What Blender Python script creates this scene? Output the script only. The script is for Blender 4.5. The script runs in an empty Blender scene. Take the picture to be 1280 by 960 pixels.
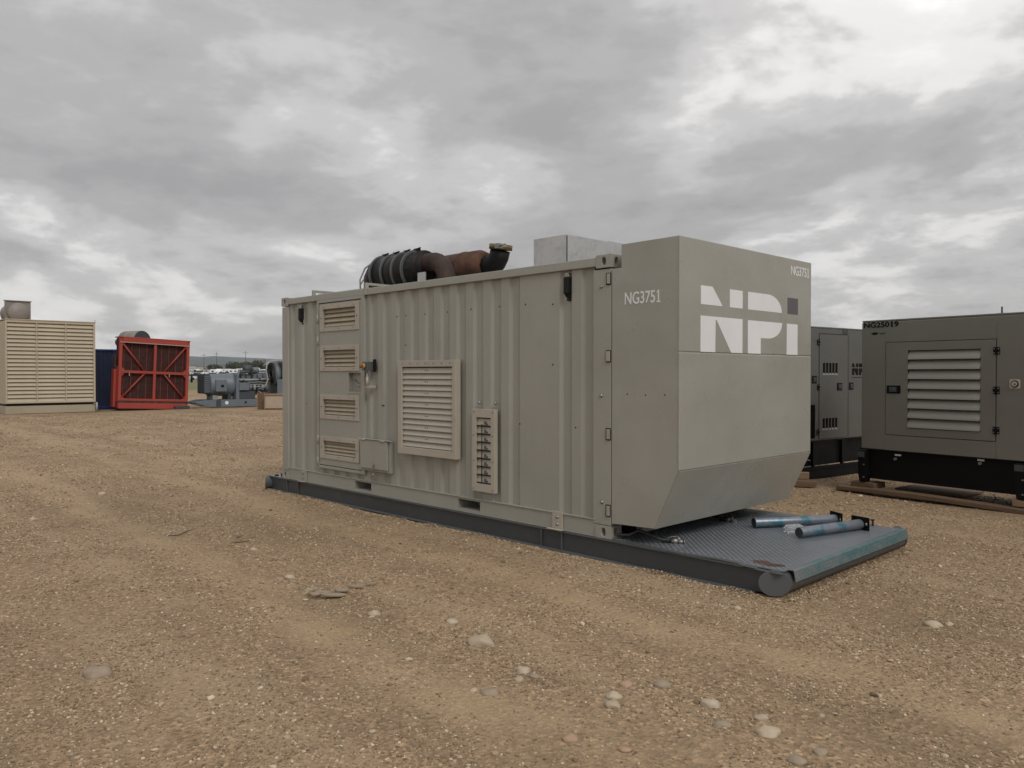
import bpy, bmesh, math, random
import numpy as np
from mathutils import Vector, Matrix, noise as mnoise
R = math.radians; PI = math.pi
random.seed(7); rng = np.random.default_rng(11)
S = bpy.context.scene
COL = S.collection

# ------------------------------------------------------------------ camera
CAMX, CAMY, CAMZ = 4.5685, -5.7222, 1.7153
YAW, PITCH, FPX = 2.36779, -0.0133758, 1000.35
cd = bpy.data.cameras.new('camera'); cam = bpy.data.objects.new('camera', cd); COL.objects.link(cam)
cd.sensor_width = 36.0; cd.lens = 36.0 * FPX / 1280.0; cd.clip_end = 30000; cd.clip_start = 0.05
cam.location = (CAMX, CAMY, CAMZ); cam.rotation_euler = (PI/2 + PITCH, 0, YAW - PI/2)
S.camera = cam
FH = Vector((math.cos(YAW), math.sin(YAW))); RH = Vector((math.sin(YAW), -math.cos(YAW)))
def c2w(a, b):                       # metres right of / ahead of the viewpoint -> world x, y
    return (CAMX + RH.x*a + FH.x*b, CAMY + RH.y*a + FH.y*b)

# ------------------------------------------------------------------ sky, sun, exposure
SUN_EL, SUN_AZ = R(42), R(-16)       # azimuth measured from +X towards +Y
w = bpy.data.worlds.new('World'); S.world = w; w.use_nodes = True
nt = w.node_tree; N = nt.nodes; L = nt.links
for n in list(N): N.remove(n)
def wn(t, **k):
    n = N.new(t)
    for a, b in k.items():
        if a in n.inputs: n.inputs[a].default_value = b
        else: setattr(n, a, b)
    return n
def wmath(op, a, b=None, c=None, clamp=False):
    n = N.new('ShaderNodeMath'); n.operation = op; n.use_clamp = clamp
    for i, v in enumerate((a, b, c)):
        if v is None: continue
        if isinstance(v, (int, float)): n.inputs[i].default_value = v
        else: L.new(v, n.inputs[i])
    return n.outputs[0]
sky = wn('ShaderNodeTexSky', sky_type='NISHITA', sun_disc=False)
sky.sun_elevation = SUN_EL; sky.sun_rotation = PI/2 - SUN_AZ
bg_sky = wn('ShaderNodeBackground'); bg_sky.inputs['Strength'].default_value = 0.09
L.new(sky.outputs[0], bg_sky.inputs['Color'])
tc = wn('ShaderNodeTexCoord')
sep = wn('ShaderNodeSeparateXYZ'); L.new(tc.outputs['Generated'], sep.inputs[0])
zc = wmath('MAXIMUM', sep.outputs[2], 0.0)
den = wmath('ADD', zc, 0.48)
comb = wn('ShaderNodeCombineXYZ')
L.new(wmath('DIVIDE', sep.outputs[0], den), comb.inputs[0]); L.new(wmath('DIVIDE', sep.outputs[1], den), comb.inputs[1]); L.new(wmath('MULTIPLY', wmath('DIVIDE', sep.outputs[2], den), 3.0), comb.inputs[2])
warp = wn('ShaderNodeTexNoise', Scale=0.9, Detail=3.0); L.new(comb.outputs[0], warp.inputs['Vector'])
vm = wn('ShaderNodeVectorMath', operation='MULTIPLY_ADD'); L.new(warp.outputs['Color'], vm.inputs[0]); vm.inputs[1].default_value = (0.35, 0.35, 0.35); L.new(comb.outputs[0], vm.inputs[2])
def wnoise(sc, det, ro, off):
    m = wn('ShaderNodeMapping'); m.inputs['Location'].default_value = off; L.new(vm.outputs[0], m.inputs['Vector'])
    n = wn('ShaderNodeTexNoise', Scale=sc, Detail=det, Roughness=ro); L.new(m.outputs[0], n.inputs['Vector'])
    return n.outputs['Fac']
n1 = wnoise(1.5, 4.0, 0.48, (3.1, 7.7, 0.4))
n2 = wnoise(3.6, 8.0, 0.55, (1.3, 2.1, 5.0))
n3 = wnoise(10., 7.0, 0.6, (8.3, 4.1, 2.0))
v = wmath('ADD', wmath('MULTIPLY', n1, 0.44), wmath('ADD', wmath('MULTIPLY', n2, 0.37), wmath('MULTIPLY', n3, 0.15)))
# broad banks of thinner and thicker cloud, placed by sky direction
def bank(az, el, width, amp):
    d = Vector((math.cos(az)*math.cos(el), math.sin(az)*math.cos(el), math.sin(el)))
    n = wn('ShaderNodeVectorMath', operation='DOT_PRODUCT'); L.new(tc.outputs['Generated'], n.inputs[0]); n.inputs[1].default_value = d
    g = wmath('POWER', wmath('MAXIMUM', n.outputs['Value'], 0.0), 1.0/(1.0 - math.cos(width)) * 0.69)
    return wmath('MULTIPLY', g, amp)
def px_dir(px, py): return YAW - math.atan((px-640)/FPX), math.atan((466.6-py)/FPX*math.cos(math.atan((px-640)/FPX)))
BANKS = [((1100, 190), 13, .03), ((60, 240), 10, -.03), ((730, 130), 8, -.06), ((130, 130), 9, -.035), ((900, 60), 8, .03),
         ((60, 395), 4, .05), ((1150, 370), 6, .02), ((60, 330), 6, -.03), ((365, 165), 6, -.06), ((640, 250), 7, .025), ((1010, 40), 6, -.02), ((1180, 20), 8, .03), ((590, 215), 4, .03), ((1130, 290), 6, -.03), ((420, 60), 10, .02)]
for (p, wd, am) in BANKS:
    a, e = px_dir(*p); v = wmath('ADD', v, bank(a, e, R(wd), am))
ramp = wn('ShaderNodeValToRGB'); L.new(v, ramp.inputs[0])
cr = ramp.color_ramp; cr.interpolation = 'EASE'
cr.elements[0].position = .36; cr.elements[0].color = (.275, .270, .271, 1)
cr.elements[1].position = .64; cr.elements[1].color = (.74, .725, .715, 1)
for p, c in ((.43, (.325, .319, .320, 1)), (.50, (.425, .416, .412, 1)), (.56, (.60, .588, .58, 1))):
    e = cr.elements.new(p); e.color = c
# overcast law: the cloud deck is brighter overhead
lum = wmath('ADD', 0.95, wmath('MULTIPLY', zc, 0.75))
bg_c = wn('ShaderNodeBackground'); L.new(ramp.outputs[0], bg_c.inputs['Color']); L.new(lum, bg_c.inputs['Strength'])
mix = wn('ShaderNodeMixShader'); mix.inputs[0].default_value = 0.97
L.new(bg_sky.outputs[0], mix.inputs[1]); L.new(bg_c.outputs[0], mix.inputs[2])
out = wn('ShaderNodeOutputWorld'); L.new(mix.outputs[0], out.inputs['Surface'])
sd = bpy.data.lights.new('sun', 'SUN'); sd.energy = 1.15; sd.angle = R(24); sd.color = (1, .955, .89)
sun = bpy.data.objects.new('sun', sd); COL.objects.link(sun)
sdir = Vector((math.cos(SUN_AZ)*math.cos(SUN_EL), math.sin(SUN_AZ)*math.cos(SUN_EL), math.sin(SUN_EL)))
sun.rotation_euler = sdir.to_track_quat('Z', 'Y').to_euler(); sun.location = (5, -5, 20)
S.view_settings.view_transform = 'Standard'; S.view_settings.look = 'None'; S.view_settings.exposure = 0.3; S.view_settings.gamma = 1.0

# ------------------------------------------------------------------ materials
class MT:
    def __init__(s, name):
        s.m = bpy.data.materials.new(name); s.m.use_nodes = True
        s.t = s.m.node_tree; s.N = s.t.nodes; s.L = s.t.links
        s.b = s.N['Principled BSDF']; s._tc = None
    def tc(s):
        if not s._tc: s._tc = s.N.new('ShaderNodeTexCoord')
        return s._tc.outputs['Object']
    def mapv(s, scale=(1, 1, 1), loc=(0, 0, 0)):
        m = s.N.new('ShaderNodeMapping'); m.inputs['Scale'].default_value = scale; m.inputs['Location'].default_value = loc
        s.L.new(s.tc(), m.inputs[0]); return m.outputs[0]
    def noise(s, sc, det=4, ro=.55, scale=(1, 1, 1), loc=(0, 0, 0), col=False):
        n = s.N.new('ShaderNodeTexNoise'); n.inputs['Scale'].default_value = sc; n.inputs['Detail'].default_value = det; n.inputs['Roughness'].default_value = ro
        s.L.new(s.mapv(scale, loc), n.inputs['Vector']); return n.outputs['Color' if col else 'Fac']
    def voro(s, sc, feat='F1', rnd=1, scale=(1, 1, 1)):
        n = s.N.new('ShaderNodeTexVoronoi'); n.feature = feat; n.inputs['Scale'].default_value = sc; n.inputs['Randomness'].default_value = rnd
        s.L.new(s.mapv(scale), n.inputs['Vector']); return n
    def ramp(s, v, stops, interp='LINEAR'):
        r = s.N.new('ShaderNodeValToRGB'); s.L.new(v, r.inputs[0]); e = r.color_ramp.elements; r.color_ramp.interpolation = interp
        def c4(c): return (c, c, c, 1) if isinstance(c, (int, float)) else tuple(c) + (1,)
        e[0].position, e[0].color = stops[0][0], c4(stops[0][1]); e[1].position, e[1].color = stops[-1][0], c4(stops[-1][1])
        for p, c in stops[1:-1]:
            q = e.new(p); q.color = c4(c)
        return r.outputs[0]
    def mixc(s, f, a, b, mode='MIX'):
        n = s.N.new('ShaderNodeMix'); n.data_type = 'RGBA'; n.blend_type = mode
        for i, v in ((0, f), (6, a), (7, b)):
            if isinstance(v, (int, float)): n.inputs[i].default_value = v if i == 0 else (v, v, v, 1)
            elif isinstance(v, tuple): n.inputs[i].default_value = tuple(v)[:3] + (1,)
            else: s.L.new(v, n.inputs[i])
        return n.outputs[2]
    def math(s, op, a, b=0., clamp=False):
        n = s.N.new('ShaderNodeMath'); n.operation = op; n.use_clamp = clamp
        for i, v in enumerate((a, b)):
            if isinstance(v, (int, float)): n.inputs[i].default_value = v
            else: s.L.new(v, n.inputs[i])
        return n.outputs[0]
    def bump(s, h, strength, dist=.01, prev=None):
        n = s.N.new('ShaderNodeBump'); n.inputs['Strength'].default_value = strength; n.inputs['Distance'].default_value = dist
        s.L.new(h, n.inputs['Height'])
        if prev: s.L.new(prev, n.inputs['Normal'])
        s.L.new(n.outputs[0], s.b.inputs['Normal']); return n.outputs[0]
    def base(s, v):
        if isinstance(v, tuple): s.b.inputs['Base Color'].default_value = v[:3] + (1,)
        else: s.L.new(v, s.b.inputs['Base Color'])
        return s
    def set(s, **k):
        for a, b in k.items():
            i = s.b.inputs[a.replace('_', ' ')]
            if isinstance(b, (int, float)): i.default_value = b
            else: s.L.new(b, i)
        return s
def sc3(c, k): return tuple(min(1, x*k) for x in c)
def paint(name, c, rough=.42, wav=.25, dirt=.25, dirtc=(.16, .13, .095), metal=0., streak=.12, chips=None, spec=.5):
    m = MT(name); m.set(Specular_IOR_Level=spec)
    a = m.noise(.9, 5, .55)
    col = m.mixc(m.ramp(a, [(.3, 0.), (.7, 1.)]), sc3(c, .93), sc3(c, 1.06))
    st = m.noise(3.0, 6, .65, scale=(6, 6, .35))
    col = m.mixc(m.math('MULTIPLY', m.ramp(st, [(.5, 0.), (.78, 1.)]), streak), col, sc3(c, .62))
    d = m.noise(5.5, 8, .68, loc=(3, 1, 2))
    col = m.mixc(m.math('MULTIPLY', m.ramp(d, [(.55, 0.), (.8, 1.)]), dirt), col, dirtc)
    if chips:
        cc = m.noise(14, 9, .7, loc=(9, 2, 5))
        col = m.mixc(m.ramp(cc, [(chips[0], 0.), (chips[0]+.03, 1.)]), col, chips[1])
    m.base(col); m.set(Metallic=metal, Roughness=m.ramp(m.noise(4, 5, .6, loc=(1, 5, 2)), [(.3, rough*.85), (.7, min(1, rough*1.2))]))
    b = m.bump(m.noise(1.6, 2, .5, loc=(4, 4, 1)), wav, .03)
    m.bump(m.noise(160, 2, .5), .04, .002, b)
    return m.m
M = {}
M['body'] = paint('sage_grey_paint', (.292, .288, .252), .40, .4, .14, chips=(.72, (.13, .08, .05)))
M['hood'] = paint('sage_grey_smooth_paint', (.296, .292, .258), .30, .8, .03, streak=.04)
M['cream'] = paint('pinkish_beige_paint', (.37, .338, .28), .5, .1, .22)
M['dark_gap'] = paint('black_void', (.004, .004, .004), .9, 0, 0, spec=.1)  # black that paints the shade inside openings
M['deck'] = paint('worn_grey_tread_steel', (.19, .208, .232), .34, .2, .6, (.12, .10, .08), .45, streak=.3, chips=(.66, (.22, .24, .26)))
def teal():
    m = MT('worn_teal_steel'); n = m.noise(3.5, 8, .7, scale=(1, 1.2, 3)); n2 = m.noise(30, 5, .7)
    f = m.ramp(m.math('ADD', m.math('MULTIPLY', n, .75), m.math('MULTIPLY', n2, .25)), [(.38, 0.), (.58, 1.)])
    sx = m.N.new('ShaderNodeSeparateXYZ'); m.L.new(m.tc(), sx.inputs[0]); f = m.math('MULTIPLY', f, m.ramp(sx.outputs[1], [(.12, .12), (.5, 1.)]))
    m.base(m.mixc(f, (.19, .195, .20), (.055, .15, .165))); m.set(Metallic=.3, Roughness=.45); m.bump(n2, .2, .003); return m.m
M['teal'] = teal()
def tube_m():
    m = MT('blue_grey_pipe_steel'); n = m.noise(6, 8, .7, scale=(1, 1, 1)); f = m.ramp(n, [(.52, 0.), (.62, 1.)])
    m.base(m.mixc(f, (.19, .21, .245), (.05, .15, .2))); m.set(Metallic=.5, Roughness=.38); m.bump(m.noise(40, 4, .6), .15, .003); return m.m
M['pipe'] = tube_m()
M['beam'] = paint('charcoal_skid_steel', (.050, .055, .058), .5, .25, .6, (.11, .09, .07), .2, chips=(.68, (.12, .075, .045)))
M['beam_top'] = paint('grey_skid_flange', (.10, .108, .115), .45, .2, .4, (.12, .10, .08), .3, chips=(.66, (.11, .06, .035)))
M['black'] = paint('black_gloss_paint', (.0035, .004, .005), .5, .15, .05, (.02, .018, .016), spec=.18)
M['black_matt'] = paint('black_matt', (.009, .009, .009), .6, .1, .15, (.04, .035, .03), spec=.25)
M['duct'] = paint('black_oily_duct', (.014, .012, .010), .42, .5, .35, (.05, .04, .03), .2, spec=.3)
def rustm(n_, a, b, c):
    m = MT(n_); n = m.noise(5, 9, .68); n2 = m.noise(40, 5, .7)
    col = m.ramp(n, [(.35, a), (.5, b), (.66, c)]); m.base(m.mixc(m.math('MULTIPLY', n2, .5), col, a, 'MULTIPLY')); m.set(Roughness=.82, Metallic=.1); m.bump(n2, .4, .004); return m.m
M['rust'] = rustm('rusted_steel', (.055, .028, .02), (.10, .045, .028), (.16, .075, .045))
M['rust_dark'] = rustm('dark_rusted_steel', (.03, .02, .018), (.055, .035, .03), (.10, .055, .04))
def galv():
    m = MT('galvanised_sheet'); v = m.voro(26); n = m.noise(1.4, 6, .6)
    c = m.mixc(m.ramp(n, [(.35, 0.), (.65, 1.)]), (.40, .41, .42), (.50, .51, .515))
    c = m.mixc(.10, c, v.outputs['Color'], 'OVERLAY')
    hs = m.N.new('ShaderNodeHueSaturation'); hs.inputs['Saturation'].default_value = .12; m.L.new(c, hs.inputs['Color'])
    m.base(hs.outputs[0]); m.set(Metallic=.55, Roughness=m.ramp(v.outputs['Distance'], [(0, .35), (.8, .5)])); m.bump(m.noise(2.2, 3, .5), .35, .02); return m.m
M['galv'] = galv()
M['chrome'] = paint('bare_bright_metal', (.28, .27, .25), .42, 0, .2, metal=.8)
M['brass'] = paint('brass_clamp', (.20, .155, .085), .4, 0, .2, metal=.8)
M['white'] = paint('white_vinyl', (.70, .715, .73), .45, 0, .05)
M['logo_grey'] = paint('dark_grey_vinyl', (.088, .082, .085), .4, 0, .05)
M['logo_black'] = paint('black_vinyl', (.005, .005, .005), .7, 0, .02, spec=.15)
M['yellow'] = paint('yellow_plastic', (.42, .27, .09), .5, 0, .4)
M['redp'] = paint('red_plastic', (.24, .07, .035), .5, 0, .4)
M['gen'] = paint('dark_taupe_enclosure_paint', (.150, .147, .126), .38, .4, .07)
M['gen_blade'] = paint('taupe_louvre_paint', (.21, .205, .18), .42, .1, .05)
M['gen2'] = paint('dark_grey_enclosure_paint', (.092, .093, .087), .40, .4, .07)
M['tan'] = paint('tan_enclosure_paint', (.42, .36, .265), .55, .1, .2)
M['tan_dk'] = paint('tan_base_paint', (.34, .295, .215), .6, .1, .4)
M['silencer'] = paint('grey_tan_silencer', (.22, .195, .175), .55, .1, .3)
M['redsteel'] = paint('faded_red_steel', (.31, .042, .028), .55, .1, .35, (.10, .03, .02))
M['core'] = paint('maroon_radiator_core', (.034, .008, .006), .8, 0, .3, (.02, .01, .01))
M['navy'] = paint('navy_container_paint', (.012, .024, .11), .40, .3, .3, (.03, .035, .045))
M['navy_shaded'] = paint('shaded_navy_container_paint', (.02, .028, .06), .40, .3, .3, (.05, .05, .05))  # same navy container, with the shading of its left part put into the colour
M['egrey'] = paint('blue_grey_engine_paint', (.125, .15, .175), .5, .1, .3, (.06, .055, .05))
M['egrey_dk'] = paint('dark_engine_grey', (.045, .052, .058), .55, .1, .4, (.03, .025, .02))
M['egrey_lt'] = paint('pale_engine_pipe', (.28, .29, .29), .5, .1, .2)
def wood(n_, a, b):
    m = MT(n_); n = m.noise(7, 8, .65, scale=(.5, 7, 7)); n2 = m.noise(1.5, 3)
    c = m.ramp(n, [(.3, a), (.7, b)]); m.base(m.mixc(m.math('MULTIPLY', n2, .5), c, sc3(a, .6))); m.set(Roughness=.85); m.bump(n, .5, .006); return m.m
M['wood'] = wood('weathered_brown_timber', (.10, .058, .034), (.22, .14, .085))
M['wood_lt'] = wood('pale_timber', (.20, .13, .075), (.36, .25, .15))
M['chip'] = paint('pale_mottled_board', (.40, .32, .25), .85, 0, .7, (.2, .14, .11))
M['glass'] = None
g = MT('clear_plastic'); g.base((.85, .88, .90)); g.set(Roughness=.16, IOR=1.25, Transmission_Weight=.82); M['glass'] = g.m
M['hose'] = paint('black_rubber', (.016, .016, .016), .5, 0, .3, (.05, .045, .04))
M['trailer'] = paint('white_rv_paint', (.72, .73, .74), .5, 0, .1)
M['trailer2'] = paint('pale_grey_rv_paint', (.42, .43, .45), .5, 0, .1)
M['darkveh'] = paint('dark_vehicle_paint', (.05, .055, .065), .4, 0, .1)
M['win'] = paint('dark_window_glass', (.02, .025, .03), .15, 0, 0)
def leafm(n_, a, b):
    m = MT(n_); n = m.noise(.35, 4, .6); m.base(m.ramp(n, [(.35, a), (.65, b)])); m.set(Roughness=.8); return m.m
M['leaf'] = leafm('dark_tree_foliage', (.022, .034, .014), (.05, .065, .024))
M['leaf2'] = leafm('olive_tree_foliage', (.045, .055, .022), (.085, .09, .038))
M['bark'] = paint('tree_bark', (.07, .055, .04), .9, 0, .2)
M['pole'] = paint('weathered_pole', (.08, .07, .06), .8, 0, .2)
def stonem(n_, a, b):
    m = MT(n_); n = m.noise(14, 6, .6); n2 = m.noise(60, 4, .6); m.base(m.mixc(m.math('MULTIPLY', n2, .35), m.ramp(n, [(.3, a), (.7, b)]), sc3(a, .6))); m.set(Roughness=.85); m.bump(n2, .3, .003); return m.m
M['stone_pale'] = stonem('pale_cobble_stone', (.36, .295, .205), (.53, .44, .335))
M['stone_tan'] = stonem('tan_cobble_stone', (.24, .19, .135), (.36, .29, .21))
M['stone_grey'] = stonem('grey_cobble_stone', (.32, .255, .175), (.46, .38, .28))
M['stone_pink'] = stonem('orange_pink_cobble_stone', (.30, .18, .11), (.46, .32, .23))
def gravelm():
    m = MT('gravel_pebbles'); oi = m.N.new('ShaderNodeObjectInfo')
    c = m.ramp(oi.outputs['Random'], [(0, (.14, .095, .054)), (.3, (.26, .180, .104)), (.6, (.335, .240, .145)), (.8, (.41, .31, .195)), (.93, (.54, .435, .305)), (1, (.68, .58, .45))])
    m.base(m.mixc(m.math('MULTIPLY', m.noise(90, 4, .6), .4), c, (.14, .1, .065))); m.set(Roughness=.9); return m.m
M['gravel'] = gravelm()
def groundm():
    m = MT('tan_gravel_ground')
    big = m.noise(.22, 5, .6); mid = m.noise(1.1, 6, .62, loc=(5, 3, 0)); fine = m.noise(38, 6, .72)
    far = m.noise(.5, 6, .65, scale=(1, 1, 1), loc=(2, 9, 0))
    c = m.mixc(m.ramp(big, [(.35, 0.), (.65, 1.)]), (.272, .186, .107), (.350, .243, .145))
    c = m.mixc(m.math('MULTIPLY', m.ramp(mid, [(.5, 0.), (.72, 1.)]), .5), c, (.185, .125, .068))
    # gravel grains as colour beyond what is built
    v = m.voro(46); hs = m.N.new('ShaderNodeSeparateColor'); m.L.new(v.outputs['Color'], hs.inputs[0])
    g = m.ramp(hs.outputs[0], [(0, .42), (.5, .88), (.85, 1.15), (1, 1.9)]); c = m.mixc(.55, c, g, 'MULTIPLY')
    v2 = m.voro(15); h2 = m.N.new('ShaderNodeSeparateColor'); m.L.new(v2.outputs['Color'], h2.inputs[0])
    g2 = m.ramp(h2.outputs[1], [(0, .7), (.6, 1.), (.92, 1.1), (1, 1.7)]); c = m.mixc(.15, c, g2, 'MULTIPLY')
    c = m.mixc(.35, c, m.ramp(fine, [(.3, .55), (.7, 1.4)]), 'MULTIPLY')
    cl = m.ramp(m.noise(2.2, 7, .72, loc=(3, 8, 0)), [(.60, 0.), (.67, 1.)])
    c = m.mixc(m.math('MULTIPLY', cl, .55), c, (.105, .072, .038))
    # two compacted wheel paths beside the skid
    sp_ = m.N.new('ShaderNodeSeparateXYZ'); m.L.new(m.tc(), sp_.inputs[0])
    yw = m.math('ADD', sp_.outputs[1], m.math('MULTIPLY', m.math('SUBTRACT', m.noise(.55, 3, .5, loc=(4, 0, 0)), .5), 1.1))
    yw = m.math('ADD', yw, m.math('MULTIPLY', sp_.outputs[0], .06))
    for yc in (1.05, 2.85):
        dd = m.math('ABSOLUTE', m.math('ADD', yw, yc)); br = m.math('MULTIPLY', m.ramp(dd, [(.12, 1.), (.34, 0.)]), m.ramp(m.noise(2.2, 4, .6), [(.35, .25), (.6, 1.)]))
        c = m.mixc(m.math('MULTIPLY', br, .75), c, m.mixc(.6, (.40, .288, .168), m.ramp(fine, [(.3, .5), (.7, 1.3)]), 'MULTIPLY'))
    # worn wheel lines: long faint streaks of finer, paler dirt
    mp = m.N.new('ShaderNodeMapping'); mp.inputs['Rotation'].default_value = (0, 0, R(6)); mp.inputs['Scale'].default_value = (.13, 1.0, 1); m.L.new(m.tc(), mp.inputs[0])
    tn = m.N.new('ShaderNodeTexNoise'); tn.inputs['Scale'].default_value = 1.0; tn.inputs['Detail'].default_value = 5; tn.inputs['Roughness'].default_value = .6; m.L.new(mp.outputs[0], tn.inputs['Vector'])
    c = m.mixc(m.math('MULTIPLY', m.ramp(tn.outputs['Fac'], [(.52, 0.), (.62, 1.)]), .5), c, (.38, .28, .175))
    c = m.mixc(m.math('MULTIPLY', m.ramp(tn.outputs['Fac'], [(.36, 1.), (.45, 0.)]), .4), c, (.17, .12, .07))
    # sparse weedy patches further off, then the grass strip and the yard beyond
    geo = m.N.new('ShaderNodeNewGeometry')
    def dot(vec, off):
        d = m.N.new('ShaderNodeVectorMath'); d.operation = 'DOT_PRODUCT'; m.L.new(geo.outputs['Position'], d.inputs[0]); d.inputs[1].default_value = vec
        return m.math('ADD', d.outputs['Value'], off)
    fwd = dot((FH.x, FH.y, 0), -(CAMX*FH.x + CAMY*FH.y))
    weed = m.math('MULTIPLY', m.ramp(m.noise(.7, 8, .75, loc=(7, 7, 0)), [(.52, 0.), (.62, 1.)]), m.ramp(m.math('DIVIDE', fwd, 60.), [(.14, 0.), (.55, .75)]))
    c = m.mixc(weed, c, (.125, .11, .058))
    gn = m.noise(.06, 6, .7, loc=(1, 1, 0)); ff = m.math('ADD', fwd, m.math('MULTIPLY', gn, 30.))
    gr = m.ramp(m.noise(.09, 7, .7), [(.35, (.115, .12, .05)), (.65, (.20, .18, .09))])
    c = m.mixc(m.ramp(m.math('DIVIDE', ff, 1000.), [(.093, 0.), (.101, 1.)]), c, gr)
    c = m.mixc(m.ramp(m.math('DIVIDE', ff, 1000.), [(.205, 0.), (.215, 1.)]), c, (.17, .165, .15))
    c = m.mixc(m.ramp(m.math('DIVIDE', ff, 1000.), [(.42, 0.), (.5, 1.)]), c, (.075, .08, .05))
    m.base(c); m.set(Roughness=.95)
    b = m.bump(m.noise(3.0, 6, .6), .5, .06)
    b = m.bump(v2.outputs['Distance'], .2, .012, b)
    b = m.bump(v.outputs['Distance'], .9, .009, b); m.bump(fine, 1., .010, b)
    return m.m
M['ground'] = groundm()
def hillm():
    m = MT('distant_wooded_hills'); n = m.noise(.0016, 8, .65, scale=(1, 1, 6)); m.base(m.ramp(n, [(.35, (.03, .042, .045)), (.5, (.05, .062, .055)), (.66, (.11, .115, .085))])); m.set(Roughness=1); return m.m
M['hill'] = hillm()

# ------------------------------------------------------------------ mesh helper
class MB:
    def __init__(s): s.v = []; s.f = []; s.sm = []
    def add(s, vs, fs, smooth=False):
        o = len(s.v); s.v += [tuple(p) for p in vs]; s.f += [tuple(i+o for i in f) for f in fs]; s.sm += [smooth]*len(fs); return s
    def box(s, x0, x1, y0, y1, z0, z1, mat=None):
        vs = [(x, y, z) for x in (x0, x1) for y in (y0, y1) for z in (z0, z1)]
        if mat is not None: vs = [mat @ Vector(p) for p in vs]
        return s.add(vs, [(0, 1, 3, 2), (4, 6, 7, 5), (0, 4, 5, 1), (2, 3, 7, 6), (0, 2, 6, 4), (1, 5, 7, 3)])
    def prism(s, poly, axis, a, b):          # poly in the two other axes
        def P(p, t): return {0: (t, p[0], p[1]), 1: (p[0], t, p[1]), 2: (p[0], p[1], t)}[axis]
        n = len(poly); vs = [P(p, a) for p in poly] + [P(p, b) for p in poly]
        fs = [tuple(range(n-1, -1, -1)), tuple(range(n, 2*n))] + [(i, (i+1) % n, n+(i+1) % n, n+i) for i in range(n)]
        return s.add(vs, fs)
    def rings(s, rings, caps=True, smooth=True, closed=True):
        n = len(rings[0]); vs = [p for r in rings for p in r]; fs = []
        for k in range(len(rings)-1):
            for i in range(n if closed else n-1): j = (i+1) % n; fs.append((k*n+i, k*n+j, (k+1)*n+j, (k+1)*n+i))
        s.add(vs, fs, smooth)
        if caps:
            s.add(rings[0], [tuple(range(n-1, -1, -1))]); s.add(rings[-1], [tuple(range(n))])
        return s
    def tube(s, pts, r, n=12, caps=True):
        pts = [Vector(p) for p in pts]; rs = r if isinstance(r, (list, tuple)) else [r]*len(pts); rings = []; up = None
        for i, p in enumerate(pts):
            d = (pts[min(i+1, len(pts)-1)] - pts[max(i-1, 0)]).normalized()
            if up is None: up = Vector((0, 0, 1)) if abs(d.z) < .9 else Vector((1, 0, 0))
            a = d.cross(up).normalized(); b = a.cross(d).normalized(); up = b
            rings.append([p + (a*math.cos(2*PI*k/n) + b*math.sin(2*PI*k/n))*rs[i] for k in range(n)])
        return s.rings(rings, caps)
    def cyl(s, a, b, r, n=16, r2=None): return s.tube([a, b], [r, r if r2 is None else r2], n)
    def lathe(s, prof, origin, axis, n=24):  # prof: (distance along axis, radius)
        o = Vector(origin); d = Vector(axis).normalized(); up = Vector((0, 0, 1)) if abs(d.z) < .9 else Vector((1, 0, 0))
        a = d.cross(up).normalized(); b = a.cross(d)
        return s.rings([[o + d*t + (a*math.cos(2*PI*k/n) + b*math.sin(2*PI*k/n))*max(r, 1e-4) for k in range(n)] for t, r in prof])
    def holes(s, x0, x1, z0, z1, y0, y1, hs):   # a plate in the xz plane with rectangular holes
        xs = sorted({x0, x1, *[h[0] for h in hs], *[h[1] for h in hs]}); zs = sorted({z0, z1, *[h[2] for h in hs], *[h[3] for h in hs]})
        def solid(i, j):
            if i < 0 or j < 0 or i >= len(xs)-1 or j >= len(zs)-1: return False
            cx, cz = (xs[i]+xs[i+1])/2, (zs[j]+zs[j+1])/2
            return not any(h[0] < cx < h[1] and h[2] < cz < h[3] for h in hs)
        for i in range(len(xs)-1):
            for j in range(len(zs)-1):
                if not solid(i, j): continue
                a, b, c, d = xs[i], xs[i+1], zs[j], zs[j+1]
                s.add([(a, y0, c), (b, y0, c), (b, y0, d), (a, y0, d)], [(0, 1, 2, 3)]); s.add([(a, y1, c), (b, y1, c), (b, y1, d), (a, y1, d)], [(3, 2, 1, 0)])
                if not solid(i-1, j): s.add([(a, y0, c), (a, y0, d), (a, y1, d), (a, y1, c)], [(0, 1, 2, 3)])
                if not solid(i+1, j): s.add([(b, y0, c), (b, y0, d), (b, y1, d), (b, y1, c)], [(3, 2, 1, 0)])
                if not solid(i, j-1): s.add([(a, y0, c), (b, y0, c), (b, y1, c), (a, y1, c)], [(3, 2, 1, 0)])
                if not solid(i, j+1): s.add([(a, y0, d), (b, y0, d), (b, y1, d), (a, y1, d)], [(0, 1, 2, 3)])
        return s
    def mesh(s, name, mat, weld=True):
        me = bpy.data.meshes.new(name); me.from_pydata(s.v, [], s.f)
        me.polygons.foreach_set('use_smooth', s.sm)
        bm = bmesh.new(); bm.from_mesh(me)
        if weld: bmesh.ops.remove_doubles(bm, verts=bm.verts, dist=1e-5)
        bmesh.ops.recalc_face_normals(bm, faces=bm.faces); bm.to_mesh(me); bm.free()
        me.materials.append(M[mat]); return me
    def build(s, name, mat, parent=None, bevel=0., label=None, loc=(0, 0, 0), rot=(0, 0, 0), kind=None, weld=True):
        return put(name, s.mesh(name, mat, weld), parent, bevel, label, loc, rot, kind)
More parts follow.
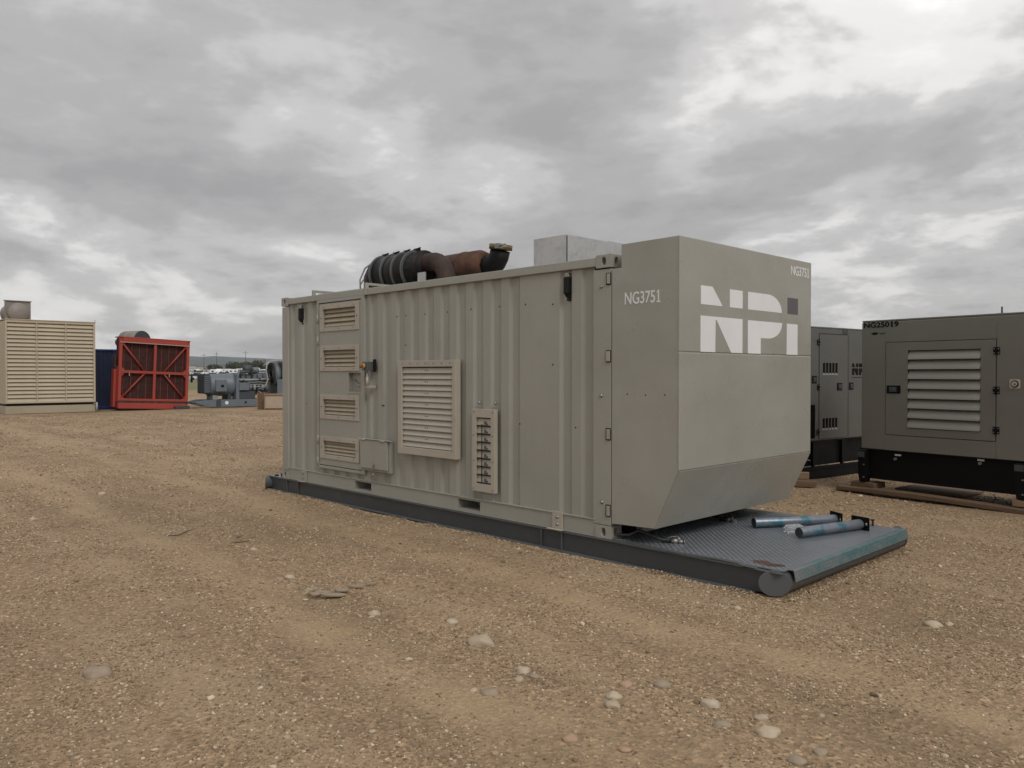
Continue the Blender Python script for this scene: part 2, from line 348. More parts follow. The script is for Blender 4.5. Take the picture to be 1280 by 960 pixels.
def put(name, me, parent=None, bevel=0., label=None, loc=(0, 0, 0), rot=(0, 0, 0), kind=None):
    o = bpy.data.objects.new(name, me); COL.objects.link(o); o.parent = parent; o.location = loc; o.rotation_euler = rot
    if bevel:
        b = o.modifiers.new('bevel', 'BEVEL'); b.width = bevel; b.segments = 2; b.limit_method = 'ANGLE'; b.angle_limit = R(40)
    if label: o['label'] = label
    if kind: o['kind'] = kind
    return o
def thing(name, label, cat, loc=(0, 0, 0), rotz=0., group=None, rot=None):
    o = bpy.data.objects.new(name, None); COL.objects.link(o); o.location = loc; o.rotation_euler = rot or (0, 0, rotz)
    o.empty_display_size = .2; o['label'] = label; o['category'] = cat
    if group: o['group'] = group
    return o
def tag(o, label, cat, group=None):
    o['label'] = label; o['category'] = cat
    if group: o['group'] = group
    return o
def text_mesh(body, size, depth, mat, sx=1.0, name='lettering', off=.0):
    cu = bpy.data.curves.new(name, 'FONT'); cu.body = body; cu.size = size; cu.extrude = depth; cu.offset = off; cu.align_x = 'LEFT'
    t = bpy.data.objects.new('tmp', cu); COL.objects.link(t)
    dg = bpy.context.evaluated_depsgraph_get(); me = bpy.data.meshes.new_from_object(t.evaluated_get(dg)); bpy.data.objects.remove(t)
    xs = [v.co.x for v in me.vertices]; ys = [v.co.y for v in me.vertices]; x0, x1, y0, y1 = min(xs), max(xs), min(ys), max(ys)
    for v in me.vertices: v.co.x = (v.co.x-x0)/(x1-x0); v.co.y = (v.co.y-y0)/(y1-y0)
    me.materials.clear(); me.materials.append(M[mat]); return me
def fit_text(body, W, H, mat, parent, M4, off=.0, name='lettering'):   # lettering of width W and height H, lower-left corner at M4
    me = text_mesh(body, 1, .001, mat, name=name, off=off)
    for v in me.vertices: v.co.x *= W; v.co.y *= H
    me.name = name; o = put(name, me, parent); o.matrix_basis = M4; return o
def one_piece(x, w, bold): # figure 1 with flag and foot, unit height, from x
    t = .125*w*(1.5 if bold else 1); c = x+w*.56; f = .105
    return [(x+w*.20, 0), (x+w*.92, 0), (x+w*.92, f), (c+t, f), (c+t, 1), (c-t*.5, 1), (x+w*.16, .83), (x+w*.20, .74), (c-t, .86), (c-t, f), (x+w*.20, f)]
def sign_text(pieces, W, H, mat, parent, M4, off=.0, bold=False):     # pieces: (text, start, width) as fractions of the whole
    for body, a, w_ in pieces:
        if body == '1':
            o = MB().prism([(px_*W, pz_*H) for px_, pz_ in one_piece(a, w_, bold)], 2, -.001, .001).build('lettering', mat, parent)
        else:
            me = text_mesh(body, 1, .001, mat, off=off)
            for v in me.vertices: v.co.x = (a+v.co.x*w_)*W; v.co.y *= H
            o = put('lettering', me, parent)
        o.matrix_basis = M4
def frame_m(loc, xdir, zdir=(0, 0, 1)):       # text stands in plane xdir/zdir
    x = Vector(xdir).normalized(); y = Vector(zdir).normalized(); z = x.cross(y)
    m = Matrix((x, y, z)).transposed().to_4x4(); m.translation = Vector(loc); return m

# ------------------------------------------------------------------ ground, hills
def gh(x, y):
    h = (np.sin(x*.9+1.3)*np.sin(y*.7+.4)*.010 + np.sin(x*2.3+y*1.7)*.005 + np.sin(x*1.1-y*2.9+2)*.004 + np.sin(x*5.1+.7*y)*np.sin(y*4.3+1)*.003)
    # wheel ruts that run past the skid
    d = (y + 2.6 + .12*np.sin(x*.5)) ; h = h - .012*np.exp(-(d/.16)**2) + .006*np.exp(-((d-.3)/.12)**2) - .010*np.exp(-((d+1.75)/.16)**2)
    d2 = (x + y*.45 - 6.0); h = h - .010*np.exp(-(d2/.2)**2)
    return h
nr, na = 300, 400
rad = np.concatenate([[0.], 0.6*np.power(10500/.6, np.linspace(0, 1, nr))])
ang = np.linspace(0, 2*PI, na, endpoint=False)
X = CAMX + rad[:, None]*np.cos(ang)[None]; Y = CAMY + rad[:, None]*np.sin(ang)[None]
fade = np.clip(1.4 - rad/60., 0, 1)[:, None]
def rise(d): return np.clip((d-215.)*.005, 0, 9.)
Z = gh(X, Y)*fade - .012 + rise(rad)[:, None]
vs = np.stack([X, Y, Z], -1).reshape(-1, 3)
i = np.arange(nr)[:, None]*na; j = np.arange(na)[None]; j2 = (j+1) % na
fs = np.stack([i+j, i+na+j, i+na+j2, i+j2], -1).reshape(-1, 4)
me = bpy.data.meshes.new('ground'); me.from_pydata(vs.tolist(), [], fs.tolist()); me.polygons.foreach_set('use_smooth', [True]*len(me.polygons))
me.update(); me.materials.append(M['ground']); gro = put('ground', me, kind='structure')

def hills(name, dist, az0, az1, hfun, n=160, depth=1500):
    vs = []; fs = []; rows = 6
    for k in range(n):
        a = az0 + (az1-az0)*k/(n-1)
        for r_ in range(rows):
            t = r_/(rows-1); d = dist + depth*t
            z = hfun(a)*(math.sin(t*PI/2))**.8 + 12*mnoise.noise(Vector((a*60, t*3, dist)))*t - 4*(1-t)
            vs.append((CAMX + d*math.cos(a), CAMY + d*math.sin(a), z))
    for k in range(n-1):
        for r_ in range(rows-1): p = k*rows+r_; fs.append((p, p+1, p+rows+1, p+rows))
    me = bpy.data.meshes.new(name); me.from_pydata(vs, [], fs); me.polygons.foreach_set('use_smooth', [True]*len(me.polygons)); me.materials.append(M['hill'])
    return put(name, me, kind='structure')
hills('hills', 5200, 0, 2*PI, lambda a: 118 + 16*math.sin(a*7+.5) + 9*math.sin(a*23+1) + 10*mnoise.noise(Vector((a*25, 0, 0))), 520)
hills('hills', 2900, 0, 2*PI, lambda a: 26 + 8*math.sin(a*9+2) + 9*mnoise.noise(Vector((a*40, 4, 0))), 520, 700)

# gravel grains: one countless mass, instanced on points
def gravel():
    pts = []
    def clump(x, y): return .5 + .3*np.sin(x*1.9+np.sin(y*1.3)*2)*np.sin(y*2.3+np.sin(x*1.1)*2) + .22*np.sin(x*5.3+y*2.1)*np.sin(y*6.1-x*1.7) + .12*np.sin(x*13+y*5)*np.sin(y*11-x*7)
    for (d0, d1, dens, s0, s1) in ((2.9, 6, 4300, .0032, .0105), (6, 10, 1900, .0045, .012), (10, 18, 420, .007, .018), (18, 34, 70, .012, .028)):
        area = .70*(d1*d1-d0*d0)*1.12; n = int(area*dens)
        d = np.sqrt(rng.uniform(d0*d0, d1*d1, n)); a = rng.uniform(-.70, .70, n)*d*1.02
        x = CAMX + RH.x*a + FH.x*d; y = CAMY + RH.y*a + FH.y*d
        trk = 1 - .75*np.exp(-((y+.95+.06*x+.12*np.sin(x*1.3))/.26)**2) - .75*np.exp(-((y+2.75+.06*x+.12*np.sin(x*1.1+1))/.26)**2)
        keep = rng.uniform(0, 1, n) < np.clip(clump(x, y)*1.25-.05, .05, 1)*trk
        x, y = x[keep], y[keep]; k = len(x)
        s = s0 + (s1-s0)*rng.power(.42, k); big = rng.uniform(0, 1, k) < .012; s[big] *= rng.uniform(1.4, 2.6, int(big.sum()))
        pts.append(np.stack([x, y, gh(x, y)-.012+s*.18, s], -1))
    for (xa, ya, xb, yb, n_) in ((-6.5, -.03, 1.5, -.03, 5200), (1.70, .0, 1.72, 2.5, 1500)):   # grains thrown up against the skid
        t = rng.uniform(0, 1, n_); o_ = np.abs(rng.normal(0, .035, n_)); sx_, sy_ = (0, -1) if ya == yb else (.8, 0)
        x = xa+(xb-xa)*t+sx_*o_; y = ya+(yb-ya)*t+sy_*o_; s = rng.uniform(.004, .011, n_); z = gh(x, y)-.012+np.clip(.022*np.sin(t*40+np.sin(t*13)*3)*.5+.016-o_*.35, 0, .03)*rng.uniform(0, 1, n_)
        pts.append(np.stack([x, y, z, s], -1))
    p = np.concatenate(pts)
    inside = (p[:, 0] > -6.6) & (p[:, 0] < 1.6) & (p[:, 1] > .08) & (p[:, 1] < 2.45); p = p[~inside]
    me = bpy.data.meshes.new('gravel'); me.vertices.add(len(p)); me.vertices.foreach_set('co', p[:, :3].ravel().astype(np.float32))
    at = me.attributes.new('grain', 'FLOAT', 'POINT'); at.data.foreach_set('value', p[:, 3].astype(np.float32))
    me.update(); me.materials.append(M['gravel'])
    o = put('gravel', me, kind='stuff')
    ng = bpy.data.node_groups.new('grains', 'GeometryNodeTree')
    ng.interface.new_socket('Geometry', in_out='INPUT', socket_type='NodeSocketGeometry'); ng.interface.new_socket('Geometry', in_out='OUTPUT', socket_type='NodeSocketGeometry')
    n = ng.nodes; l = ng.links; gi = n.new('NodeGroupInput'); go = n.new('NodeGroupOutput'); join = n.new('GeometryNodeJoinGeometry')
    for k, sc in enumerate(((1, .8, .55), (1, .62, .5), (.9, .95, .62), (1.1, .7, .4))):
        ico = n.new('GeometryNodeMeshIcoSphere'); ico.inputs['Radius'].default_value = 1; ico.inputs['Subdivisions'].default_value = 2
        nz = n.new('ShaderNodeTexNoise'); nz.noise_dimensions = '4D'; nz.inputs['Scale'].default_value = .9; nz.inputs['Detail'].default_value = 1; nz.inputs['W'].default_value = k*7.3
        sub = n.new('ShaderNodeVectorMath'); sub.operation = 'SUBTRACT'; l.new(nz.outputs['Color'], sub.inputs[0]); sub.inputs[1].default_value = (.5, .5, .5)
        mul = n.new('ShaderNodeVectorMath'); mul.operation = 'SCALE'; l.new(sub.outputs[0], mul.inputs[0]); mul.inputs['Scale'].default_value = 1.1
        sp = n.new('GeometryNodeSetPosition'); l.new(ico.outputs[0], sp.inputs['Geometry']); l.new(mul.outputs[0], sp.inputs['Offset'])
        tr = n.new('GeometryNodeTransform'); l.new(sp.outputs[0], tr.inputs[0]); tr.inputs['Scale'].default_value = sc
        sm = n.new('GeometryNodeSetMaterial'); l.new(tr.outputs[0], sm.inputs[0]); sm.inputs['Material'].default_value = M['gravel']
        g2 = n.new('GeometryNodeGeometryToInstance'); l.new(sm.outputs[0], g2.inputs[0]); l.new(g2.outputs[0], join.inputs[0])
    ip = n.new('GeometryNodeInstanceOnPoints'); l.new(gi.outputs[0], ip.inputs['Points']); l.new(join.outputs[0], ip.inputs['Instance']); ip.inputs['Pick Instance'].default_value = True
    rv = n.new('FunctionNodeRandomValue'); rv.data_type = 'FLOAT_VECTOR'; rv.inputs[0].default_value = (-.35, -.35, 0); rv.inputs[1].default_value = (.35, .35, 6.28)
    l.new(rv.outputs[0], ip.inputs['Rotation'])
    na_ = n.new('GeometryNodeInputNamedAttribute'); na_.data_type = 'FLOAT'; na_.inputs[0].default_value = 'grain'; l.new(na_.outputs[0], ip.inputs['Scale'])
    ri = n.new('FunctionNodeRandomValue'); ri.data_type = 'INT'; ri.inputs[4].default_value = 0; ri.inputs[5].default_value = 3; ri.inputs['Seed'].default_value = 5
    l.new(ri.outputs[2], ip.inputs['Instance Index'])
    l.new(ip.outputs[0], go.inputs[0])
    md = o.modifiers.new('grains', 'NODES'); md.node_group = ng
    return o
gravel()

# ------------------------------------------------------------------ generator container NG3751
Z0 = .2
CT = thing('generator_container', 'sage grey corrugated container generator with white NPi logo on its front hood', 'generator', (0, 0, Z0))
LN, WD, HT = 6.058, 2.438, 2.591
def corr(x0, x1, flat_ranges=()):     # profile points (x, depth) of trapezoidal corrugation
    pts = []; x = x0; p = .278
    while x < x1 - 1e-6:
        hit = [f for f in flat_ranges if f[0]-p*.6 <= x < f[1]]
        if hit: x2 = hit[0][1]; pts += [(x, 0), (x2, 0)]; x = x2; continue
        for dx, d in ((0, 0), (.082, 0), (.116, .026), (.208, .026), (.242, 0)):
            if x+dx <= x1: pts.append((x+dx, d))
        x += p
    pts.append((x1, pts[-1][1])); return pts
def corr_panel(pts, z0, z1, y0=.028, flip=1):
    b = MB(); n = len(pts); th = .004
    o_ = [(x, y0+d*flip) for x, d in pts]; i_ = [(x, y0+(d+th)*flip) for x, d in pts]
    b.prism_strip = None
    vs = [(x, y, z) for z in (z0, z1) for x, y in o_] + [(x, y, z) for z in (z0, z1) for x, y in i_]
    fs = [(k, k+1, n+k+1, n+k) for k in range(n-1)] + [(2*n+k, 3*n+k, 3*n+k+1, 2*n+k+1) for k in range(n-1)]
    fs += [(k, 2*n+k, 2*n+k+1, k+1) for k in range(n-1)] + [(n+k, n+k+1, 3*n+k+1, 3*n+k) for k in range(n-1)]
    fs += [(0, n, 3*n, 2*n), (n-1, 3*n-1, 4*n-1, 2*n-1)]
    b.add(vs, fs); return b
DX0, DX1, DZ0, DZ1 = -5.085, -3.945, .235, 2.50
sw = corr_panel(corr(-5.90, DX0), .165, 2.51); sw.build('side_panel', 'body', CT, .004)
corr_panel(corr(DX1, -.235, ((-1.16, -.74),)), .165, 2.51).build('side_panel', 'body', CT, .004)
corr_panel(corr(DX0+.002, DX1-.002), .165, DZ0).build('side_panel', 'body', CT, .004)
o = corr_panel(corr(-5.90, -.17), .165, 2.51, WD-.028, -1).build('side_panel', 'body', CT)
MB().box(-6.03, -5.99, .16, WD-.16, .14, 2.51).build('end_panel', 'body', CT)
MB().box(-.05, -.005, .17, WD-.17, .14, 2.51).build('end_panel', 'body', CT)
# lining and floor so the shell is closed
MB().box(-5.97, -.06, .16, WD-.1, .15, 2.50).build('inner_lining', 'dark_gap', CT)
# roof with transverse crests
b = MB(); pr = [(-5.9, 2.55)]; x = -5.85
while x < -.3:
    pr += [(x, 2.55), (x+.03, 2.575), (x+.12, 2.575), (x+.15, 2.55)]; x += .28
pr += [(-.15, 2.55), (-.15, 2.53), (-5.9, 2.53)]
b.prism(pr, 1, .05, WD-.05); b.build('roof', 'body', CT)
for y0, y1 in ((0, .06), (WD-.06, WD)): MB().box(-5.88, -.18, y0, y1, 2.50, 2.583).build('top_rail', 'body', CT, .006)
for x0, x1 in ((-.06, 0), (-6.058, -5.998)): MB().box(x0, x1, .165, WD-.165, 2.50, 2.585).build('top_rail', 'body', CT, .006)
# bottom side rails with fork pockets
POCK = [(-4.185, -3.825, .035, .135), (-2.15, -1.79, .035, .135)]
for y0, y1 in ((.012, .020), (WD-.020, WD-.012)):
    MB().holes(-5.88, -.18, .012, .156, y0, y1, POCK).build('bottom_rail', 'body', CT)
MB().box(-5.88, -.18, .0, .075, .156, .166).build('rail_lip', 'body', CT, .002)
MB().box(-5.88, -.18, .0, .075, .0, .010).build('rail_lip', 'body', CT, .002)
for (a, b_, c, d) in POCK:
    q = MB(); q.box(a, b_, .021, .3, c-.008, c).box(a, b_, .021, .3, d, d+.008).box(a-.008, a, .021, .3, c-.008, d+.008).box(b_, b_+.008, .021, .3, c-.008, d+.008).box(a, b_, .3, .31, c-.008, d+.008)
    q.build('fork_pocket', 'body', CT)
# posts
for yy in (0, 1):
    def Yr(a, b_): return (a, b_) if yy == 0 else (WD-b_, WD-a)
    p = MB(); y0, y1 = Yr(.006, .165)
    p.prism([(-.235, y0+.022 if yy == 0 else y1-.022), (-.215, y0 if yy == 0 else y1), (-.004, y0 if yy == 0 else y1), (-.004, y1 if yy == 0 else y0), (-.235, y1 if yy == 0 else y0)], 2, .121, 2.469)
    p.build('corner_post', 'body', CT, .008)
    p = MB(); y0, y1 = Yr(.006, .165); p.box(-6.0575, -5.885, y0-(.004 if yy == 0 else 0), y1, .121, 2.469); p.build('corner_post', 'body', CT, .012)
# corner castings with oval holes
def casting():
    m = MB(); a, b_, h = .178, .162, .118     # local: side face y=0, end face x=0, z 0..h
    def ovalface(P, wid, hei, cx, cz, rx, rz, depth):
        n = 20; ring = [(cx+rx*math.cos(2*PI*k/n), cz+rz*math.sin(2*PI*k/n)) for k in range(n)]
        outer = []
        for k in range(n):
            c, s_ = math.cos(2*PI*k/n), math.sin(2*PI*k/n); t = min((wid/2)/max(abs(c), 1e-6), (hei/2)/max(abs(s_), 1e-6)); outer.append((wid/2+c*t, hei/2+s_*t))
        # keep the four corners
        for cxk, czk in ((0, 0), (wid, 0), (wid, hei), (0, hei)):
            k = min(range(n), key=lambda q: (outer[q][0]-cxk)**2+(outer[q][1]-czk)**2); outer[k] = (cxk, czk)
        vs = [P(u, v, 0) for u, v in outer] + [P(u, v, 0) for u, v in ring] + [P(u, v, depth) for u, v in ring]
        fs = [(k, (k+1) % n, n+(k+1) % n, n+k) for k in range(n)] + [(n+k, n+(k+1) % n, 2*n+(k+1) % n, 2*n+k) for k in range(n)] + [tuple(range(2*n, 3*n))]
        m.add(vs, fs)
    ovalface(lambda u, v, d: (-a+u, d, v), a, h, a*.52, h*.5, .026, .038, .05)
    ovalface(lambda u, v, d: (-d, u, v), b_, h, b_*.5, h*.5, .026, .038, .05)
    m.add([(-a, 0, 0), (0, 0, 0), (0, b_, 0), (-a, b_, 0)], [(3, 2, 1, 0)]); m.add([(-a, 0, h), (0, 0, h), (0, b_, h), (-a, b_, h)], [(0, 1, 2, 3)])
    m.add([(-a, 0, 0), (-a, b_, 0), (-a, b_, h), (-a, 0, h)], [(0, 1, 2, 3)]); m.add([(-a, b_, 0), (0, b_, 0), (0, b_, h), (-a, b_, h)], [(0, 1, 2, 3)])
    return m
cm = casting()
for sx in (0, 1):
    for sy in (0, 1):
        q = MB(); q.v = [((x if sx == 0 else -LN - x), (y-.004 if sy == 0 else WD+.004-y), z) for x, y, z in cm.v]; q.f = cm.f; q.sm = cm.sm
        me = q.mesh('corner_casting', 'body')
        for z in (0., HT-.118+.008): put('corner_casting', me, CT, .005, loc=(0, 0, z))

# small hardware
BOLT = MB().lathe([(0, .0075), (.004, .0075), (.006, .004)], (0, 0, 0), (0, -1, 0), 8).mesh('bolt', 'black_matt')
BOLTS = MB().lathe([(0, .0065), (.004, .0065), (.006, .003)], (0, 0, 0), (0, -1, 0), 8).mesh('bolt', 'beam_top')
BOLTL = MB().lathe([(0, .017), (.004, .017), (.008, .010), (.016, .010)], (0, 0, 0), (0, -1, 0), 10).mesh('bolt', 'chrome')
def bolts(parent, pts, me=BOLT):
    for p in pts: put('bolt', me, parent, loc=p)
for (z, bright) in ((2.375, 0), (1.67, 1), (.96, 0), (.26, 0)):
    hr = MB().box(-.062, -.008, -.001, .006, z-.055, z+.055).build('hinge_pocket', 'black_matt', CT)
    MB().box(-.046 if not bright else -.052, -.010, -.012, -.002, z-.046, z+.046).build('hinge_leaf', 'cream' if bright else 'body', hr, .003)
bolts(CT, [(-.12, .006, 2.31), (-.12, .006, 1.31), (-.11, .006, .33)], BOLTL)
bolts(CT, [(x, .028, z) for x, z in ((-1.50, 2.21), (-1.12, 2.21), (-.745, 2.19), (-1.95, 2.21), (-2.35, 2.2), (-2.75, 2.2), (-3.12, 2.2), (-3.3, 2.2), (-3.12, 1.85), (-.745, 1.6), (-.2, .3), (-.45, 1.0), (-1.2, 1.0))])
bolts(CT, [(-5.43, .030, 1.09), (-5.52, .0, 2.0)][:1])
# clamp brackets on the rails
for x0 in (-.722, -5.515):
    br = MB().box(x0, x0+.135, -.006, .008, .012, .178).box(x0-.04, x0+.15, -.045, .0085, .002, .0115).build('clamp_bracket', 'cream' if x0 > -1 else 'body', CT, .003)
    for z in (.055, .125): put('bolt', BOLTL, br, loc=(x0+.067, -.006, z))
# mounting lugs at container top: two hold-down frames
for x0 in (-5.20, -3.93):
    h = MB().box(x0, x0+.035, -.012, .03, 2.50, 2.652).box(x0, x0+.035, .03, 1.25, 2.62, 2.652).box(x0, x0+.035, 1.25, 1.285, 2.57, 2.652).build('hold_down_frame', 'body', CT, .004)
MB().box(-5.165, -3.93, .062, .095, 2.575, 2.60).build('door_header', 'body', CT, .003)

# louvred personnel door
DF = MB().holes(DX0, DX1, DZ0, DZ1, -.004, .07, [(-5.045, -4.022, .272, 2.462)]).build('door_frame', 'body', CT, .004)
VENTS = [(2.075, 2.435), (1.545, 1.885), (.905, 1.230), (.372, .672)]
VX0, VX1 = -5.010, -4.070
holes = [(VX0+.085, VX1-.08, a+.055, b_-.062) for a, b_ in VENTS]; hrec = (-4.325, -4.045, 1.275, 1.520)
DR = MB().holes(-5.035, -4.032, .282, 2.452, .004, .030, holes+[hrec]).build('door', 'body', CT, .003)
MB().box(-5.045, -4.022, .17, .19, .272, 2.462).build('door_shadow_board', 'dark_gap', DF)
for h_ in [(VX_[0]+.08, VX_[1]-.08, a+.05, b_-.058) for VX_ in ((-5.010, -4.070),) for a, b_ in VENTS]: MB().box(h_[0], h_[1], .078, .082, h_[2], h_[3]).build('louvre_backing', 'rust_dark' if 0 else 'cream', DR)
for k, (a, b_) in enumerate(VENTS):
    lf = MB().holes(VX0, VX1, a, b_, -.008, .003, [holes[k]]).build('louvre_frame', 'cream', DR, .002)
    hx0, hx1, hz0, hz1 = holes[k]
    t = MB(); t.box(hx0-.004, hx0, .031, .14, hz0, hz1).box(hx1, hx1+.004, .031, .14, hz0, hz1).box(hx0, hx1, .031, .14, hz0-.004, hz0).box(hx0, hx1, .031, .14, hz1, hz1+.004)
    t.build('louvre_box', 'cream', DR)
    nb = 4; st = (hz1-hz0)/nb
    pl = [(.016, .0), (.048, st*.98), (.052, st*.98-.006), (.020, -.006)]
    bm_ = MB().prism([(y, z+.012) for y, z in pl], 0, hx0+.002, hx1-.002); bme = bm_.mesh('blade', 'tan_dk')  # browner than the frame: the shading of the blades is put into the colour
    for q in range(nb): put('blade', bme, DR, loc=(0, 0, hz0+q*st))
    for bx in (VX0+.12, (VX0+VX1)/2, VX1-.12):
        for bz in (a+.035, b_-.035): put('bolt', BOLTS, DR, loc=(bx, -.008, bz))
    for bx in (VX0+.04, VX1-.04): put('bolt', BOLT, DR, loc=(bx, -.008, (a+b_)/2))
a, b_, c, d = hrec
hp = MB().box(a, b_, .062, .066, c, d).box(a, a+.004, .031, .062, c, d).box(b_-.004, b_, .031, .062, c, d).box(a, b_, .031, .062, c-.004, c).box(a, b_, .031, .062, d, d+.004).build('handle_recess', 'body', DR)
MB().box(a-.012, b_+.012, -.002, .003, c-.014, c).box(a-.012, a, -.002, .003, c, d).build('recess_trim', 'cream', DR)
MB().cyl((a+.08, .045, d-.09), (b_-.05, .02, c+.075), .010, 8).cyl((b_-.05, .062, c+.075), (b_-.05, .015, c+.075), .022, 10).build('handle', 'chrome', DR)
for z in (2.25, 1.95, .62, .32): MB().cyl((DX0+.03, -.010, z-.06), (DX0+.03, -.010, z+.06), .011, 8).build('hinge', 'body', DF)

# big louvre bank
BX0, BX1, BZ0, BZ1 = -3.185, -2.122, .568, 1.664
LV = MB().holes(BX0, BX1, BZ0, BZ1, -.05, .026, [(BX0+.085, BX1-.06, BZ0+.085, BZ1-.075)]).build('louvre_frame', 'cream', CT, .004)
MB().box(BX0+.08, BX1-.055, .0205, .0245, BZ0+.08, BZ1-.07).build('louvre_backing', 'dark_gap', LV)  # black sheet painted as the shade behind the blades; the wall has no opening
nb = 14; z_0, z_1 = BZ0+.09, BZ1-.085; st = (z_1-z_0)/nb
for q in range(nb):
    big = q % 2
    pr = [(-.034, 0), (-.040, .006), (-.022 if big else -.012, st*.98), (.010, st*.98+.004), (.010, st*.98), (-.014, st*.9), (-.030, .003)]
    bb = MB().prism(pr, 0, BX0+.088, BX1-.063).mesh('blade', 'cream')
    put('blade', bb, LV, loc=(0, 0, z_0+q*st))
    if big:
        for dx in (-.02, .02): put('bolt', BOLTS, LV, loc=((BX0+BX1)/2+dx, -.032, z_0+q*st+st*.55))
bolts(LV, [(BX0+.1+.145*k, -.05, BZ1-.035) for k in range(7)], BOLTS)
# narrow pivoting louvre
NX0, NX1, NZ0, NZ1 = -1.882, -1.527, .255, 1.135
NL = MB().holes(NX0, NX1, NZ0, NZ1, -.022, .026, [(NX0+.065, NX1-.06, NZ0+.085, NZ1-.09)]).build('louvre_frame', 'cream', CT, .003)
MB().box(NX0+.06, NX1-.055, .0205, .0245, NZ0+.08, NZ1-.085).build('louvre_backing', 'dark_gap', NL)  # black sheet, painted shade between the pivoting blades
nb = 8; z_0, z_1 = NZ0+.09, NZ1-.095; st = (z_1-z_0)/nb
for q in range(nb):
    z = z_0+q*st
    bl = MB().prism([(-.004, 0), (-.010, .006), (.006, st*.92), (.012, st*.92)], 0, NX0+.068, NX1-.063).build('blade', 'cream', NL, loc=(0, 0, z))
    MB().box(NX0+.067, NX1-.062, -.014, .004, .0, .012).build('blade_edge', 'rust_dark', bl, loc=(0, 0, z) if False else (0, 0, 0))
    MB().cyl((NX0+.20, -.018, .042), (NX0+.20, -.006, .042), .014, 10).box(NX0+.19, NX0+.24, -.016, -.008, .018, .034).build('pivot_tab', 'beam_top', bl)
MB().cyl((NX0+.155, -.020, z_0+.01), (NX0+.155, -.020, z_1-st*.7), .005, 6).build('linkage_rod', 'black_matt', NL)
bolts(NL, [(x, -.022, z) for x in (NX0+.03, NX1-.03) for z in (NZ0+.03, NZ0+.33, NZ0+.6, NZ1-.03)], BOLTS)
bolts(CT, [(NX0+.06, .028, 1.20), (NX1-.04, .028, 1.20)], BOLTL)
# access hatch
HX0, HX1, HZ0, HZ1 = -4.0, -3.368, .298, .688
HA = MB().box(HX0, HX1, -.018, .026, HZ0, HZ1).build('hatch_frame', 'body', CT, .004)
lid = MB().box(HX0+.01, HX1-.045, -.040, -.019, HZ0+.03, HZ1-.005).build('hatch_lid', 'body', HA, .006)
MB().box(HX0-.03, HX1+.03, -.05, -.0185, HZ1+.002, HZ1+.012).build('drip_edge', 'cream', HA, .002)
for x in (HX0+.08, HX1-.14): MB().cyl((x-.05, -.045, HZ1-.004), (x+.05, -.045, HZ1-.004), .009, 8).build('hinge', 'body', HA)
MB().box(-3.70, -3.682, -.055, -.041, HZ0-.02, HZ0+.09).cyl((-3.69, -.05, HZ0-.02), (-3.70, -.055, HZ0-.075), .008, 6).cyl((-3.72, -.05, HZ0-.075), (-3.66, -.05, HZ0-.08), .010, 8).build('latch', 'chrome', HA)
# emergency stop box and conduit
EB = MB().box(-3.86, -3.74, -.10, .028, 1.55, 1.66).build('switch_box', 'beam_top', CT, .006)
MB().cyl((-3.80, -.105, 1.605), (-3.80, -.135, 1.605), .034, 16).build('switch_collar', 'yellow', EB)
MB().lathe([(0, .014), (.008, .022), (.02, .026), (.028, .022), (.03, .0)], (-3.80, -.136, 1.605), (0, -1, 0), 16).build('stop_button', 'redp', EB)
MB().box(-3.735, -3.725, -.02, .025, 1.53, 1.69).build('guard_plate', 'black_matt', EB)
MB().cyl((-3.80, -.06, 1.545), (-3.80, -.06, 1.40), .011, 10).cyl((-3.80, -.06, 1.47), (-3.80, -.06, 1.36), .018, 10).box(-3.82, -3.74, -.07, .026, 1.335, 1.365).build('conduit', 'cream', EB)
MB().box(-3.61, -3.56, .02, .027, 1.115, 1.125).build('scratch_tab', 'black_matt', CT)
# lamps
for (x, z, lit) in ((-5.545, 2.35, 0), (-.545, 2.36, 1)):
    lf = MB().box(x-.030, x+.030, -.012, .063, z-.085, z+.075).prism([(-.010, z-.086), (.05, z-.086), (.05, z-.12), (.02, z-.12)], 0, x-.024, x+.024).build('wall_lamp', 'black_matt', CT, .008)
    MB().prism([(x-.028, z+.076), (x+.028, z+.076), (x+.018, z+.115), (x-.018, z+.115)], 1, .0, .05).build('lamp_bracket', 'chrome', lf, .003)
    MB().box(x-.022, x+.026, .03, .065, z-.15, z-.122).build('lamp_base', 'black_matt', lf, .003)

# discharge hood
HD, HTOP = .725, 2.677
poly = [(.006, .148), (.48, .165), (HD, .689), (HD, HTOP), (.112, HTOP-.006), (.112, 2.462), (.006, 2.462)]
HO = MB().prism(poly, 1, .004, WD-.004).build('air_hood', 'hood', CT, .003, label='smooth air discharge hood with chamfered underside')
for (z0, z1) in ((1.700, HTOP+.001), (.690, 1.693)):
    MB().box(HD-.012, HD+.006, .0, WD, z0, z1).build('front_panel', 'hood', HO, .007)
ch = MB(); n_ = Vector((.689-.165, 0, -(HD-.48))).normalized()
p0 = Vector((.484, 0, .168)); p1 = Vector((HD+.003, 0, .687))
ch.add([(p.x+n_.x*t, y, p.z+n_.z*t) for y in (.0, WD) for t in (.0005, .006) for p in (p0, p1)], [(0, 1, 3, 2), (4, 6, 7, 5), (0, 4, 5, 1), (2, 3, 7, 6), (0, 2, 6, 4), (1, 5, 7, 3)])
ch.build('lower_panel', 'hood', HO, .002)
RIV = MB().lathe([(0, .007), (.003, .005)], (0, 0, 0), (0, -1, 0), 8).mesh('rivet', 'black_matt')
for x, z in ((.18, 1.33), (.38, 1.325), (.58, 1.33)): put('rivet', RIV, HO, loc=(x, .004, z))
